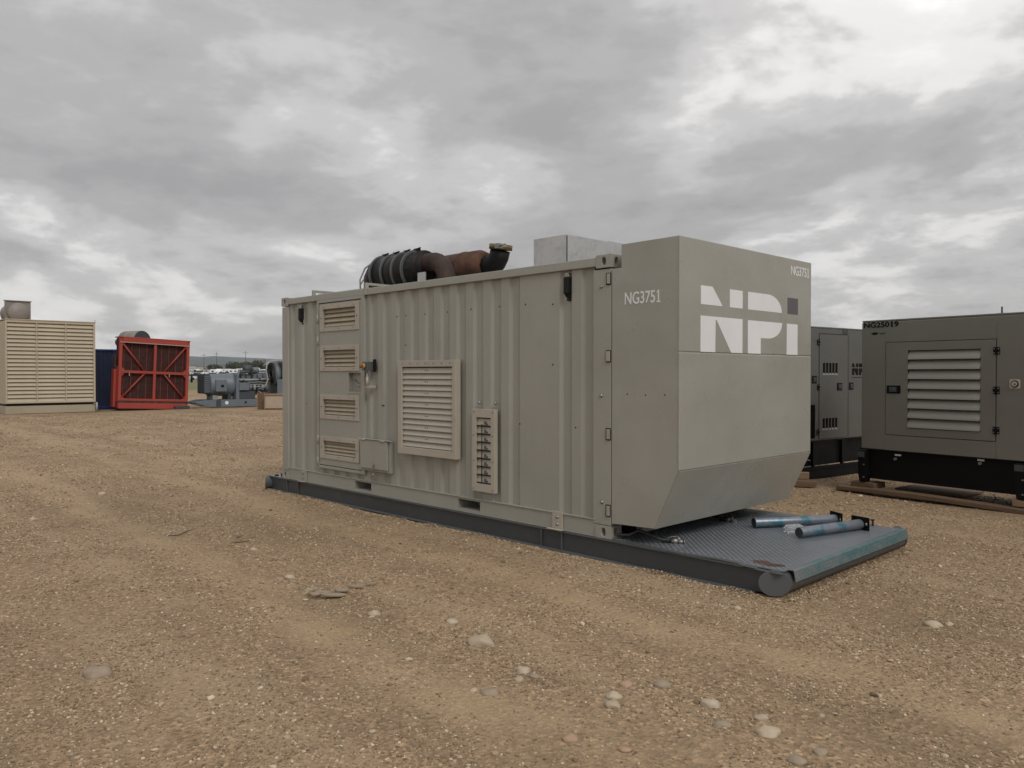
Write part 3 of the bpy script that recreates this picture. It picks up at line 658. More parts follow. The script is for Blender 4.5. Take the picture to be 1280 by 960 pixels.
# logo letters, each cut piece its own
XL = HD+.0064
GL = [('logo_letter', [(.322, 2.118), (.322, 2.282), (.512, 2.282), (.680, 2.118)], 'white'),
      ('logo_letter', [(.802, 2.117), (.802, 2.282), (1.029, 2.282), (1.029, 2.117)], 'white'),
      ('logo_letter', [(.318, 1.703), (.318, 2.019), (1.028, 2.019), (1.028, 1.703), (.828, 1.703), (.577, 1.992), (.563, 1.992), (.557, 1.703)], 'white')]
cu = [(1.79-.0, 2.116)] + [(1.512+.278*math.cos(t), 2.116+.167*math.sin(t)) for t in [PI/2*k/8 for k in range(1, 9)]]
GL.append(('logo_letter', [(1.127, 2.116)] + cu + [(1.127, 2.282)], 'white'))
cu = [(1.516+.283*math.cos(t), 2.016+.162*math.sin(t)) for t in [-PI/2*k/8 for k in range(0, 9)]]
GL.append(('logo_letter', [(1.125, 2.016)] + cu + [(1.369, 1.854), (1.369, 1.703), (1.127, 1.703)], 'white'))
GL.append(('logo_letter', [(1.897, 2.016), (2.128, 2.016), (2.128, 1.703), (1.893, 1.703)], 'white'))
GL.append(('logo_dot', [(1.911, 2.116), (2.136, 2.116), (2.136, 2.280), (1.911, 2.280)], 'logo_grey'))
for nm, pl, mt in GL: MB().prism(pl, 0, XL, XL+.0015).build(nm, mt, HO)
sign_text([('NG375', 0, .845), ('1', .862, .138)], .40, .095, 'white', HO, frame_m((XL, 1.985, 2.515), (0, 1, 0)), .008)
sign_text([('NG375', 0, .845), ('1', .862, .138)], .385, .108, 'white', HO, frame_m((.152, .0028, 2.128), (1, 0, 0)), .008)

# exhaust equipment on the roof
EXS = .22
DU = MB()
DU.tube([(-5.27, 1.0, 2.56), (-5.27, 1.0, 2.74), (-5.255, 1.0, 2.86), (-5.20, 1.0, 2.91), (-5.12, 1.0, 2.915)], [.225, .225, .235, .245, .255], 24)
dct = DU.build('exhaust_elbow', 'duct', CT, loc=(EXS, 0, 0))
q = MB().tube([(-5.44, .80, 2.56), (-5.44, .78, 2.86), (-5.34, .80, 3.02), (-5.2, .82, 3.08)], .012, 6); q.tube([(-5.54, .85, 2.56), (-5.54, .85, 2.80), (-5.50, .9, 2.9)], .012, 6); q.build('elbow_stay', 'egrey_lt', dct)
duct = MB(); duct.lathe([(0, .262), (.74, .262)], (-5.15, 1.0, 2.915), (1, 0, 0), 32)
DM = duct.build('exhaust_duct', 'duct', CT, loc=(EXS, 0, 0))
cone = MB().lathe([(0, .262), (.0, .27), (.20, .20), (.21, .20)], (-4.42, 1.0, 2.915), (1, 0, 0), 16); cone.sm = [False]*len(cone.sm); cone.build('exhaust_cone', 'duct', CT, loc=(EXS, 0, 0))
for x in (-5.14, -4.88, -4.63, -4.40):
    rg = MB().lathe([(0, .285), (.03, .285)], (x, 1.0, 2.915), (1, 0, 0), 32).build('band_clamp', 'beam_top', DM)
    MB().box(x-.02, x+.06, .97, 1.03, 3.19, 3.215).cyl((x-.06, 1.0, 3.207), (x+.09, 1.0, 3.222), .009, 6).build('clamp_bolt', 'black_matt', rg)
MB().lathe([(0, .16), (.0, .26), (.015, .26), (.015, .16)], (-4.21, 1.0, 2.915), (1, 0, 0), 28).build('end_flange', 'black_matt', DM)
MB().box(-3.609, -3.461, .58, .60, 2.56, 2.80).build('support_plate', 'galv', CT)
# rust elbow with open flange
RE = MB()
ex0, ez0 = -3.672, 2.956
pts = [(ex0, .79, ez0)] + [(ex0+.12+.27*math.sin(t), .79, ez0-.27+.27*math.cos(t)) for t in [PI/2*k/8 for k in range(9)]] + [(ex0+.39, .79, 2.50)]
RE.tube(pts, .118, 24, caps=False); rel = RE.build('rusted_elbow', 'rust_dark', CT, label='rusted elbow pipe bending down into the roof')
MB().lathe([(0, .0), (0, .195), (.014, .195), (.014, .0)], (-3.682, .78, 2.911), (1, 0, 0), 28).build('flange', 'black_matt', rel)
RM = MB().lathe([(0, .10), (.14, .205), (.16, .218), (.62, .218), (.625, .226), (.665, .226), (.67, .218), (.93, .218), (1.02, .18), (1.04, .12)], (-4.12, 1.3, 2.905), (1, 0, 0), 32).build('rusted_muffler', 'rust', CT, label='brown rusted muffler drum')
EL = MB().tube([(-3.12, 1.3, 2.905), (-3.00, 1.3, 2.905), (-2.90, 1.3, 2.93), (-2.86, 1.3, 2.99), (-2.83, 1.3, 3.08)], .128, 10).build('outlet_elbow', 'black_matt', CT)
MB().lathe([(0, .17), (.02, .17)], (-3.13, 1.3, 2.905), (1, 0, 0), 20).build('flange', 'black_matt', EL)
cl = MB().lathe([(0, .142), (.0, .150), (.065, .150), (.065, .142)], (-2.828, 1.3, 3.085), (.15, 0, 1), 22).build('clamp_band', 'brass', EL)
MB().cyl((-2.74, 1.16, 3.10), (-2.53, 1.10, 3.10), .012, 6).box(-2.72, -2.66, 1.10, 1.18, 3.07, 3.13).build('clamp_screw', 'chrome', cl)
# galvanised plenum
GX = MB().box(-1.272, -.813, .30, 1.95, 2.56, 2.915).build('galvanised_plenum', 'galv', CT, .004, label='shiny galvanised sheet metal plenum box')
MB().box(-1.38, -.72, .24, 2.0, 2.545, 2.562).build('plenum_flange', 'galv', GX)
MB().box(-.93, -.86, 1.02, 1.45, 2.917, 2.93).box(-.815, -.80, .3, .304, 2.6, 2.9).build('seam_strip', 'beam_top', GX)
MB().box(-.80, -.62, 1.42, 1.52, 2.86, 2.915).build('lifting_tab', 'beam_top', GX)
# stub cables and boxes under the hood
MB().box(.02, .10, .35, .62, .03, .12).build('mounting_block', 'body', CT, .004)

# ------------------------------------------------------------------ skid
SK = thing('steel_skid', 'dark steel oilfield skid with tread plate deck under the container generator', 'skid', (0, 0, Z0))
def ibeam(y0, y1):
    ym = (y0+y1)/2
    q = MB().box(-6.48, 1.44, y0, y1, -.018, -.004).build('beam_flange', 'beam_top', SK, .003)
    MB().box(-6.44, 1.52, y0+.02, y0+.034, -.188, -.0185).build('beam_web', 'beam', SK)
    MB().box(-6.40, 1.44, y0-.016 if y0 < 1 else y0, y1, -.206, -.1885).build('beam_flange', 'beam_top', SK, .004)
ibeam(-.012, .16); ibeam(WD-.16, WD+.012)
for x in (-5.92, -5.60, -.87, -.60):
    MB().box(x-.006, x+.006, -.010, .008, -.187, -.0190).build('stiffener', 'beam_top', SK, .002)
for x in (-5.6, -4.2, -2.8, -1.4, -.3, .8): MB().box(x-.05, x+.05, .162, WD-.162, -.17, -.02).build('cross_member', 'beam', SK)
# deck plate (slightly dished lip)
DK = MB().box(-.10, 1.655, .035, WD-.02, -.010, .001).build('deck_plate', 'deck', SK, .002)
lip = MB(); xs = np.linspace(-.1, 1.66, 30)
ring = [[(x, y, z + .006*math.sin(x*7)*(.3 + .7*(x > .6)) - (.012 if x > 1.3 else 0)) for (y, z) in ((-.012, -.004), (-.012, .004), (.036, .0035), (.036, -.0035))] for x in xs]
lip.rings(ring, True, False); lip.build('deck_lip', 'beam_top', SK, label='bent and rusty edge strip of the deck')
# tread lugs
q = MB(); p = .030; k = 0
for ix in range(int(1.74/p)):
    for iy in range(int(2.36/p)):
        x = -.085+ix*p; y = .055+iy*p
        a = R(45) if (ix+iy) % 2 else R(-45); dx, dy = math.cos(a)*.0125, math.sin(a)*.0125; ex, ey = -math.sin(a)*.0038, math.cos(a)*.0038
        q.add([(x-dx, y-dy, .001), (x+ex, y+ey, .001), (x+dx, y+dy, .001), (x-ex, y-ey, .001), (x-dx*.45, y-dy*.45, .0036), (x+dx*.45, y+dy*.45, .0036)], [(0, 3, 4), (3, 5, 4), (3, 2, 5), (2, 1, 5), (1, 4, 5), (1, 0, 4)])
q.build('tread_lugs', 'deck', DK, kind='stuff', weld=False)
# apron folded over the front
ap = MB().prism([(1.657, .0008), (1.694, .0008), (1.701, -.005), (1.716, -.088), (1.709, -.089), (1.692, -.010), (1.688, -.008), (1.657, -.008)], 1, .115, WD+.02)
APR = ap.build('front_apron', 'teal', SK, .002, label='folded front edge with worn teal paint')
q = MB()
for iz in range(3):
    for iy in range(int(2.26/p)):
        y = .14+iy*p; t = (iz+.5)/3.2; x = 1.7012+.0148*t; z = -.006-.080*t; s_ = 1 if (iz+iy) % 2 else -1
        q.add([(x, y-.011, z-.008*s_), (x, y-.004, z+.003), (x, y+.011, z+.008*s_), (x, y+.004, z-.003), (x+.003, y, z)], [(0, 3, 4), (3, 2, 4), (2, 1, 4), (1, 0, 4)])
q.build('tread_lugs', 'teal', APR, kind='stuff', weld=False)
# end pipes with mitred caps
def endpipe(xc, near, far, sgn):
    n = 28; r_ = .098; rings = []
    for (yb, sl) in ((near, .66*sgn), (far, -.66*sgn)):
        rings.append([(xc+r_*math.cos(2*PI*k/n), yb + sl*r_*math.cos(2*PI*k/n), -.103+r_*math.sin(2*PI*k/n)) for k in range(n)])
    t = MB().rings(rings, False).build('end_pipe', 'beam_top', SK)
    for k, rr in enumerate(rings):
        c = Vector((xc, (near, far)[k], -.103)); nrm = Vector(((-.85*sgn if k else .85*sgn), 0, 0)) 
        off = Vector((.65*sgn, -.76, 0)) if k == 0 else Vector((.65*sgn, .76, 0))
        o2 = [Vector(p_) for p_ in rr]
        t2 = [c + (p_-c)*1.03 + off*.001 for p_ in o2]; t3 = [c + (p_-c)*1.03 + off*.012 for p_ in o2]
        MB().rings([t2, t3], True, False).build('pipe_cap', 'beam_top', t, .002)
endpipe(1.585, .02, WD+.11, 1); endpipe(-6.47, -.03, WD+.03, -1)
MB().box(-6.44, -5.95, -.01, WD+.01, -.003, .003).build('end_plate', 'deck', SK)
MB().box(-6.20, -6.10, .05, .12, .003, .05).box(-6.33, -6.27, .02, .06, .003, .02).build('chain_lug', 'rust_dark', SK)
# rust patch on the deck
rp = MB(); pts_ = [(1.36, .12), (1.50, .10), (1.60, .16), (1.57, .22), (1.48, .20), (1.40, .24), (1.30, .20)]
rp.prism(pts_, 2, .0012, .0026); rp.build('rust_patch', 'rust', DK)

# things lying on the deck
def post(name, a, b_, label):
    a = Vector(a); b_ = Vector(b_); d = (b_-a).normalized(); L_ = (b_-a).length
    t = thing(name, label, 'pipe', (a.x, a.y, Z0+.004), math.atan2(d.y, d.x), 'flanged pipe posts lying on the deck')
    MB().cyl((0, 0, .052), (L_, 0, .052), .048, 24).build('tube', 'pipe', t, .003)
    pl_ = MB().holes(-.10, .10, -.002, .125, 0, .010, [(-.078, -.055, .05, .073), (.055, .078, .05, .073)]); o = pl_.build('base_plate', 'black', t, .003); o.rotation_euler = (0, 0, PI/2); o.location = (L_+.012, 0, 0)
    MB().cyl((-.002, 0, .052), (.004, 0, .052), .046, 24).build('end_cap', 'beam', t)
    return t
post('pipe_post', (.640, 1.42, 0), (1.120, 2.17, 0), 'blue grey pipe post with black end plate, the rear one, behind the plastic bottle')
post('pipe_post', (1.175, 1.27, 0), (1.395, 2.085, 0), 'blue grey pipe post with black end plate, the one in front nearest the deck edge')
bt = thing('plastic_bottle', 'crushed clear plastic bottle lying between the two pipe posts', 'bottle', (.965, 1.42, Z0+.040), R(66))
MB().lathe([(0, .0), (.002, .032), (.02, .040), (.07, .041), (.085, .036), (.10, .041), (.16, .040), (.20, .022), (.215, .015), (.24, .015)], (0, 0, 0), (1, 0, 0), 20).build('bottle_body', 'glass', bt)
MB().cyl((.212, 0, 0), (.232, 0, 0), .016, 14).build('cap', 'redp', bt)
def cable(pts, label, tip):
    pts = [Vector(p_) for p_ in pts]
    t = thing('strap_ratchet', label, 'tie-down', tuple(pts[0]))
    MB().tube([p_-pts[0] for p_ in pts], .016, 8).build('hose', 'hose', t)
    e = pts[-1]-pts[0]; d = (pts[-1]-pts[-2]).normalized()
    MB().cyl(e-d*.01, e+d*.05, .026, 12).cyl(e+d*.045, e+d*.10, .019, 12).cyl(e+d*.10, e+d*.108, .027, 12).build('coupling', 'chrome', t)
    s_ = Vector((-d.y, d.x, 0))
    MB().tube([e-d*.06+s_*.02, e+s_*.045+Vector((0, 0, .03)), e+d*.05+s_*.03+Vector((0, 0, .035)), e+d*.07+Vector((0, 0, .01))], .008, 6).build('lever', 'chrome', t)
    return t
cable([(.06, .02, Z0+.05), (.16, .06, Z0+.055), (.22, .12, Z0+.10), (.30, .15, Z0+.075), (.40, .21, Z0+.03), (.48, .27, Z0+.022)], 'black hose with bright metal coupling lying out near the hood corner', 0)
cable([(-.25, 1.55, Z0+.06), (-.05, 1.60, Z0+.05), (.12, 1.58, Z0+.03), (.26, 1.56, Z0+.02)], 'black hose with metal coupling at the back of the hood, near the far corner', 0)
wr = thing('loose_wire', 'thin teal wire curled on the deck beside the near corner casting', 'wire', (.12, .05, Z0+.006))
MB().tube([(-.10+.12*math.cos(t), .04+.07*math.sin(t), .002) for t in np.linspace(-2.6, 1.2, 14)], .004, 6).build('wire_loop', 'teal', wr)
nl = thing('bolt_pin', 'small dark upright pin on the far edge of the skid deck', 'pin', (1.40, 2.385, Z0))
MB().cyl((0, 0, 0), (0, 0, .06), .011, 8).cyl((0, 0, .052), (0, 0, .066), .018, 6).build('pin_shaft', 'rust_dark', nl)

# ------------------------------------------------------------------ generator NG25019 (right)
def hinge_set(parent, u, z, mat='black'):
    h = MB().cyl((u, -.016, z-.05), (u, -.016, z+.05), .010, 8).box(u-.040, u-.006, -.012, -.0045, z-.045, z+.045).box(u+.006, u+.040, -.012, -.0045, z-.045, z+.045)
    o = h.build('hinge', mat, parent, .002)
    for du in (-.026, .026):
        for dz in (-.026, .026): MB().cyl((u+du, -.012, z+dz), (u+du, -.017, z+dz), .008, 8).build('hinge_bolt', 'chrome', o)
def paddle(parent, u0, u1, z0, z1):
    o = MB().box(u0, u1, -.012, -.0045, z0, z1).build('door_latch', 'black', parent, .004)
    uc, zc_ = (u0+u1)/2, (z0+z1)/2; wq, hq = (u1-u0)*.30, (z1-z0)*.30
    MB().box(uc-wq, uc+wq, -.020, -.0125, zc_-hq, zc_+hq).cyl((uc, -.026, zc_), (uc, -.020, zc_), min(wq, hq)*.6, 12).build('latch_paddle', 'egrey_dk', o, .003)
GA = (-.187, 6.009); GANG = -.1595
G1 = thing('enclosed_generator', 'dark taupe enclosed generator NG25019 with large louvred door at the right edge', 'generator', (GA[0], GA[1], 0), GANG)
GL_, GW = 4.4, 1.15
sh = MB()
n = 8; r_ = .035
def rrect(u0, u1, v0, v1, r_, n=5):
    pts = []
    for cx, cy, a0 in ((u1-r_, v1-r_, 0), (u0+r_, v1-r_, PI/2), (u0+r_, v0+r_, PI), (u1-r_, v0+r_, 1.5*PI)):
        for k in range(n+1): a = a0+PI/2*k/n; pts.append((cx+r_*math.cos(a), cy+r_*math.sin(a)))
    return pts
def rbox(z0, z1, u0, u1, v0, v1, r_, top=.03):
    rings = []
    for z, ins in ((z0, 0), (z1-top, 0), (z1-top*.3, top*.25), (z1, top)):
        rings.append([(u, v, z) for u, v in rrect(u0+ins, u1-ins, v0+ins, v1-ins, r_)])
    return MB().rings(rings, True, True)
def rbox_front(z0, z1, u0, u1, v0, v1, r_, openings, top=.03): return rbox(z0, z1, u0, u1, v0, v1, r_, top)
# enclosure body lies 60 mm behind the skin; skin panels form the face
b = rbox(.63, 2.475, 0, GL_, .0, GW, .04); 
SH = rbox(.63, 2.475, 0, GL_, .05, GW, .04).build('enclosure', 'gen', G1)
# front skin: frame with door openings, rounded left edge
SKN = MB().holes(.0, GL_, .63, 2.446, .0, .048, [(.362, 1.820, .848, 2.150)]).build('front_skin', 'gen', G1, .012)
MB().box(0.004, GL_-.01, .002, .07, 2.448, 2.474).build('roof_edge', 'gen', G1, .008)
for (u0, u1, z0, z1) in ((.364, 1.816, 2.154, 2.372), (.366, 1.818, .634, .844)):
    MB().box(u0, u1, -.0035, -.0005, z0, z1).build('skin_panel', 'gen', G1, .001)
MB().box(1.834, 3.2, -.0035, -.0005, .634, 2.372).build('skin_panel', 'gen', G1, .001)
LU = (.683, 1.634, .958, 2.030)
DOR = MB().holes(.368, 1.815, .854, 2.145, -.004, .020, [LU]).build('louvred_door', 'gen', G1, .003)
bk = MB().box(.364, 1.818, .042, .046, .85, 2.148).build('louvre_backing', 'dark_gap', G1)  # black sheet stands in for the shaded inside behind the door louvre
nb = 8; st = (LU[3]-LU[2])/nb
bl = MB(); prof = [(.036, st*1.0), (.0335, st*1.0), (.004, st*.60), (-.014, st*.28), (-.020, .012), (-.017, .006), (-.010, .03), (.0, st*.30), (.015, st*.58)]
bl.prism([(y, z) for y, z in prof], 0, LU[0]+.002, LU[1]-.002); blm = bl.mesh('louvre_blade', 'gen_blade')
for k in range(nb): put('louvre_blade', blm, DOR, .002, loc=(0, .004, LU[2]+k*st))
paddle(DOR, .385, .585, 1.433, 1.545)
MB().box(.535, .565, -.022, -.0205, 1.45, 1.53).build('latch_shade', 'black', DOR)
for z in (2.0, 1.5, .993): hinge_set(G1, 1.827, z)
lk = MB().prism([(p_[0]+2.042, p_[1]+1.583) for p_ in rrect(-.062, .062, -.058, .058, .02)], 1, -.012, -.004).build('fuel_cap_plate', 'cream', G1, .002)
MB().cyl((2.042, -.013, 1.583), (2.042, -.019, 1.583), .045, 20).build('cap_ring', 'black', lk)
MB().cyl((2.042, -.0195, 1.583), (2.042, -.03, 1.583), .032, 20).build('cap_face', 'cream', lk)
MB().cyl((2.05, -.0305, 1.58), (2.05, -.036, 1.58), .010, 10).build('cap_keyhole', 'rust_dark', lk)
MB().cyl((1.84, .10, 2.465), (1.84, .10, 2.56), .010, 8).box(1.80, 1.88, .07, .13, 2.462, 2.480).build('antenna_stud', 'black_matt', G1)
sign_text([('NG250', 0, .735), ('1', .745, .115), ('9', .875, .125)], .515, .076, 'logo_black', G1, frame_m((.035, -.0045, 2.366), (1, 0, 0)), .022, True)
sm_ = MB().prism([(.14, 2.285), (.20, 2.30), (.25, 2.292), (.235, 2.268), (.18, 2.262)], 1, -.0025, -.0005).prism([(.265, 2.29), (.30, 2.278), (.35, 2.292), (.34, 2.276), (.29, 2.268)], 1, -.0025, -.0005).build('black_scuff', 'logo_black', G1)
# skid tank
TK = MB().box(.06, GL_-.06, .04, GW-.04, .20, .618).build('base_tank', 'black', G1, .006)
MB().box(-.02, GL_+.02, -.01, GW+.01, .6185, .629).build('tank_flange', 'black', G1, .002)
for u0 in (-.03, 2.06, 4.2):
    lg = MB().prism([(u0, .60), (u0+.14, .60), (u0+.14, .24), (u0+.10, .14), (u0+.02, .15), (u0-.005, .28)], 1, -.03, .10).build('lifting_leg', 'black', G1, .006)
    MB().box(u0-.005, u0+.10, -.036, -.031, .505, .585).build('reflective_strip', 'egrey_dk', lg)
    for z in (.22, .40): MB().cyl((u0+.09, -.031, z), (u0+.09, -.040, z), .012, 10).build('leg_bolt', 'chrome', lg)
for (u0, u1, z0, z1, uc, zc2) in ((.487, .575, .572, .594, .50, .515), (1.588, 1.672, .598, .622, 1.628, .555)):
    MB().box(u0, u1, .030, .039, z0-.012, z1-.012).build('drain_label', 'white', TK)
    MB().cyl((uc, .0395, zc2), (uc, .005, zc2), .020, 14).build('drain_plug', 'chrome', TK)

# second generator
G2 = thing('enclosed_generator', 'dark grey enclosed generator with black NPi lettering, partly hidden behind the hood', 'generator', (-1.291, 6.74, 0), 1.4367)
U0, U1 = -2.3, 2.4
rbox(.63, 2.478, U0, U1, .035, 1.15, .03).build('enclosure', 'gen2', G2)
MB().holes(U0, U1, .622, 2.446, .0, .034, [(.222, 1.078, .634, 2.364)]).build('front_skin', 'gen2', G2, .006)
MB().box(U0, U1, .002, .06, 2.448, 2.476).build('roof_edge', 'gen2', G2, .008)
def slot_door(u0, u1, z0, z1, hs):
    d_ = MB().holes(u0, u1, z0, z1, -.004, .018, hs).build('door', 'gen2', G2, .002); return d_
vz = [(1.70, 1.885), (.795, .975)]
hs = [(.335+.09*k, .335+.09*k+.068, a, b_) for k in range(5) for a, b_ in vz]
D2 = slot_door(.235, 1.066, .642, 2.357, hs)
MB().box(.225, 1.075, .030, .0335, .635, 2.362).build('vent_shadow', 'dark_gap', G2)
for a, b_ in vz: 
    for k in range(5): MB().prism([(.019, a), (.010, a+.02), (-.006, a-.004), (-.008, a-.016)], 0, .333+.09*k, .405+.09*k).build('vent_lip', 'gen_blade', D2)
MB().box(1.10, 2.1, -.004, -.0005, .642, 2.357).build('door', 'gen2', G2, .002)
MB().box(-1.2, .16, -.004, -.0005, 1.235, 2.058).build('control_door', 'gen2', G2, .002)
MB().box(-.6, .12, -.002, -.0005, .66, 1.205).build('breaker_recess', 'dark_gap', G2)  # flat black sheet on the skin: the recess is painted shade only
for z in (2.22, 1.49, .755): hinge_set(G2, .205, z)
paddle(G2, .02, .155, 1.55, 1.675); paddle(D2, .745, .895, 1.43, 1.555); paddle(G2, 1.105, 1.24, 1.435, 1.56)
MB().box(.915, 1.07, -.008, .004, 2.378, 2.472).build('roof_clip', 'egrey_dk', G2, .004)
lg2 = [[(0, 1.82), (0, 1.885), (.055, 1.885), (.085, 1.82)], [(.12, 1.82), (.12, 1.885), (.19, 1.885), (.19, 1.82)], [(0, 1.685), (0, 1.80), (.19, 1.80), (.19, 1.685), (.125, 1.685), (.07, 1.775), (.062, 1.685)],
       [(.215, 1.82), (.215, 1.885), (.33, 1.885), (.39, 1.82)], [(.215, 1.685), (.215, 1.80), (.39, 1.80), (.32, 1.735), (.28, 1.735), (.28, 1.685)], [(.42, 1.685), (.42, 1.80), (.48, 1.80), (.48, 1.685)]]
for pl in lg2: MB().prism([(u+1.20, z) for u, z in pl], 1, -.0065, -.0045).build('logo_letter', 'logo_black', G2)
MB().box(1.20, 1.69, -.0060, -.0045, 1.640, 1.650).build('logo_underline', 'logo_black', G2)
MB().box(U0+.05, U1-.05, .10, 1.05, .20, .618).build('base_tank', 'black', G2, .006)
MB().box(U0, U1, .0, .10, .155, .185).box(U0, U1, .02, .08, .0, .154).build('skid_rail', 'black', G2, .004)
MB().box(U0, U1, .04, 1.10, .590, .6195).build('skid_top', 'black', G2)
for u in (-2, -1, .15, 1.0, 2.0): MB().box(u, u+.05, .05, .09, .186, .589).build('skid_upright', 'black', G2)
MB().cyl((-.1, .09, .32), (.06, .05, .30), .012, 8).build('drain_hose', 'egrey_lt', G2)

# timbers
def timber(name, label, loc, rotz, L_, W_, H_, mat='wood', bend=0., cat='timber', group='timbers under the enclosed generators', seg=10):
    rings = []
    for k in range(seg+1):
        t = k/seg; x = L_*t; z = bend*math.sin(t*PI*1.7)*.5; y = bend*.8*math.sin(t*PI)
        j_ = [.004*mnoise.noise(Vector((x*4+q*9, q*3.3, loc[0]))) for q in range(4)]
        rings.append([(x, y+j_[0], z+j_[1]), (x, y+W_+j_[1], z+j_[2]), (x, y+W_+j_[2], z+H_+j_[3]), (x, y+j_[3], z+H_+j_[0])])
    o = MB().rings(rings, True, False).build(name, mat, None, .006, loc=loc, rot=(0, 0, rotz)); return tag(o, label, cat, group)
def g1(u, v): c, s_ = math.cos(GANG), math.sin(GANG); return (GA[0]+u*c-v*s_, GA[1]+u*s_+v*c)
x, y = g1(-.31, -.14); timber('timber_plank', 'long bowed brown plank lying in front of the louvred generator', (x, y, .002), GANG-.01, 3.4, .20, .058, bend=.03, cat='plank')
x, y = g1(-.15, -.02); timber('timber_block', 'short timber block under the left leg of the louvred generator', (x, y, .060), GANG, .36, .30, .082, cat='block', seg=3)
x, y = g1(2.03, -.03); timber('timber_block', 'pale timber block at the right frame edge under the louvred generator', (x, y, .065), GANG, .4, .35, .10, 'wood_lt', cat='block', seg=3)
x, y = g1(.20, .55); timber('timber_board', 'wide grey brown board lying on gravel beneath the louvred generator', (x, y, .004), GANG+.05, .95, .7, .03, 'wood_lt', cat='board', seg=3)
x, y = c2w((977-640)/1000.*12.25, 12.15); timber('timber_block', 'lower timber block on the gravel beside the hood chamfer', (x, y, .0), 1.4367-1.05, .46, .30, .085, cat='block', seg=3)
x, y = c2w((986-640)/1000.*12.45, 12.35); timber('timber_block', 'small cut timber end stacked on the block beside the hood chamfer', (x, y, .086), 1.4367-1.05, .26, .16, .10, 'wood_lt', cat='block', seg=2)

# ------------------------------------------------------------------ loose stones and litter
def px2g(px, py):
    b_ = 1.7153*FPX/(py-466.6); return c2w((px-640)/FPX*b_, b_), b_
def stone(px, py, wpx, hpx, mat, label, flat=.5, seed=0):
    (x, y), d = px2g(px, py); rx = wpx*.55/FPX*d; rz = rx*flat*1.1; ry = rx*.8
    bm = bmesh.new(); bmesh.ops.create_icosphere(bm, subdivisions=3, radius=1)
    for v_ in bm.verts:
        n_ = mnoise.noise(v_.co*1.1 + Vector((seed*3.7, seed, 2)))*.32 + mnoise.noise(v_.co*3 + Vector((seed, 0, 5)))*.12
        v_.co *= 1+n_; v_.co.x *= rx; v_.co.y *= ry; v_.co.z *= rz
    me = bpy.data.meshes.new('stone'); bm.to_mesh(me); bm.free(); me.polygons.foreach_set('use_smooth', [True]*len(me.polygons)); me.materials.append(M[mat])
    gz = float(gh(np.array(x), np.array(y)))-.012
    o = put('stone', me, None, loc=(x, y, gz+rz*.12), rot=(0, 0, YAW-PI/2+random.uniform(-.25, .25))); tag(o, label, 'stone', 'loose stones on the gravel')
ST = [(120, 840, 32, 11, 'stone_tan', 'tan stone half sunk in gravel at lower left, alone'), (602, 801, 30, 10, 'stone_grey', 'flat grey stone on gravel near the middle of the foreground'),
      (467, 766, 14, 5, 'stone_pale', 'small pale oblong stone right of the flat broken shards'), (565, 776, 14, 6, 'stone_pale', 'small white stone above and left of the flat grey stone'),
      (655, 836, 17, 7, 'stone_pale', 'white stone at the top of a trio of small stones'), (649, 845, 12, 6, 'stone_grey', 'grey stone at the left of the trio of small stones'), (669, 843, 13, 6, 'stone_tan', 'tan stone at the right of the trio of small stones'),
      (768, 871, 18, 9, 'stone_pale', 'pale round stone sitting just behind a grey one'), (767, 882, 19, 10, 'stone_grey', 'grey round stone touching a pale one behind it'),
      (782, 855, 18, 7, 'stone_pink', 'pinkish stone just above the round pair of stones'), (828, 856, 19, 8, 'stone_tan', 'tan stone to the right of the pinkish stone'),
      (890, 882, 23, 12, 'stone_pale', 'pale beige cobble right of the round pair'), (962, 918, 28, 12, 'stone_pale', 'largest white cobble at lower right foreground'),
      (952, 899, 17, 8, 'stone_grey', 'grey stone just above the largest white cobble'), (904, 909, 20, 7, 'stone_tan', 'flat tan stone left of the largest white cobble'),
      (712, 924, 19, 11, 'stone_pink', 'orange stained stone near the bottom centre of the photo'), (782, 937, 15, 7, 'stone_pink', 'small pink stone to the right of the orange stained stone'),
      (999, 956, 22, 12, 'stone_tan', 'rounded tan stone cut by the bottom edge'), (1028, 941, 18, 9, 'stone_tan', 'tan stone above the bottom edge stone, far lower right'), (1169, 781, 19, 7, 'stone_pale', 'pale flat stone alone right of the skid corner'),
      (611, 861, 20, 13, 'stone_tan', 'domed tan stone sunk in the gravel below the flat grey stone'), (362, 721, 13, 4, 'stone_pale', 'thin pale stone above the flat broken shards'), (923, 759, 9, 5, 'stone_pale', 'tiny pale stone just below the skid beam end'),
      (126, 616, 9, 4, 'stone_pale', 'pale stone far off on the left of the yard'), (40, 647, 9, 4, 'stone_pale', 'small pale stone at far left of the yard'), (316, 688, 9, 4, 'stone_pale', 'small whitish stone beside a thin twig')]
for k, s_ in enumerate(ST): stone(*s_, seed=k+1)
k = 0
for (y0, y1, rowt) in ((905, 950, 'at the very bottom of the photo'), (800, 900, 'in the middle of the foreground'), (700, 790, 'in the upper foreground')):
    for c_, colt in enumerate(('near the left picture edge', 'below the open generator', 'below the louvred container door', 'below the narrow louvre', 'below the big hood', 'near the right picture edge')):
        px = 20+212*c_+random.uniform(10, 190); py = random.uniform(y0, y1); k += 1
        if y0 == 700 and 2 < c_ < 5: continue
        cw_, mt = (('pale', 'stone_pale'), ('tan', 'stone_tan'), ('brown grey', 'stone_grey'))[k % 3]
        stone(px, py, random.uniform(6, 10), 5, mt, 'small %s pebble %s, %s' % (cw_, rowt, colt), seed=90+k)
(x, y), d = px2g(410, 745); sh_ = thing('stone_shards', 'flat pale broken slate shards lying together on the gravel', 'shards', (x, y, .0), YAW-PI/2)
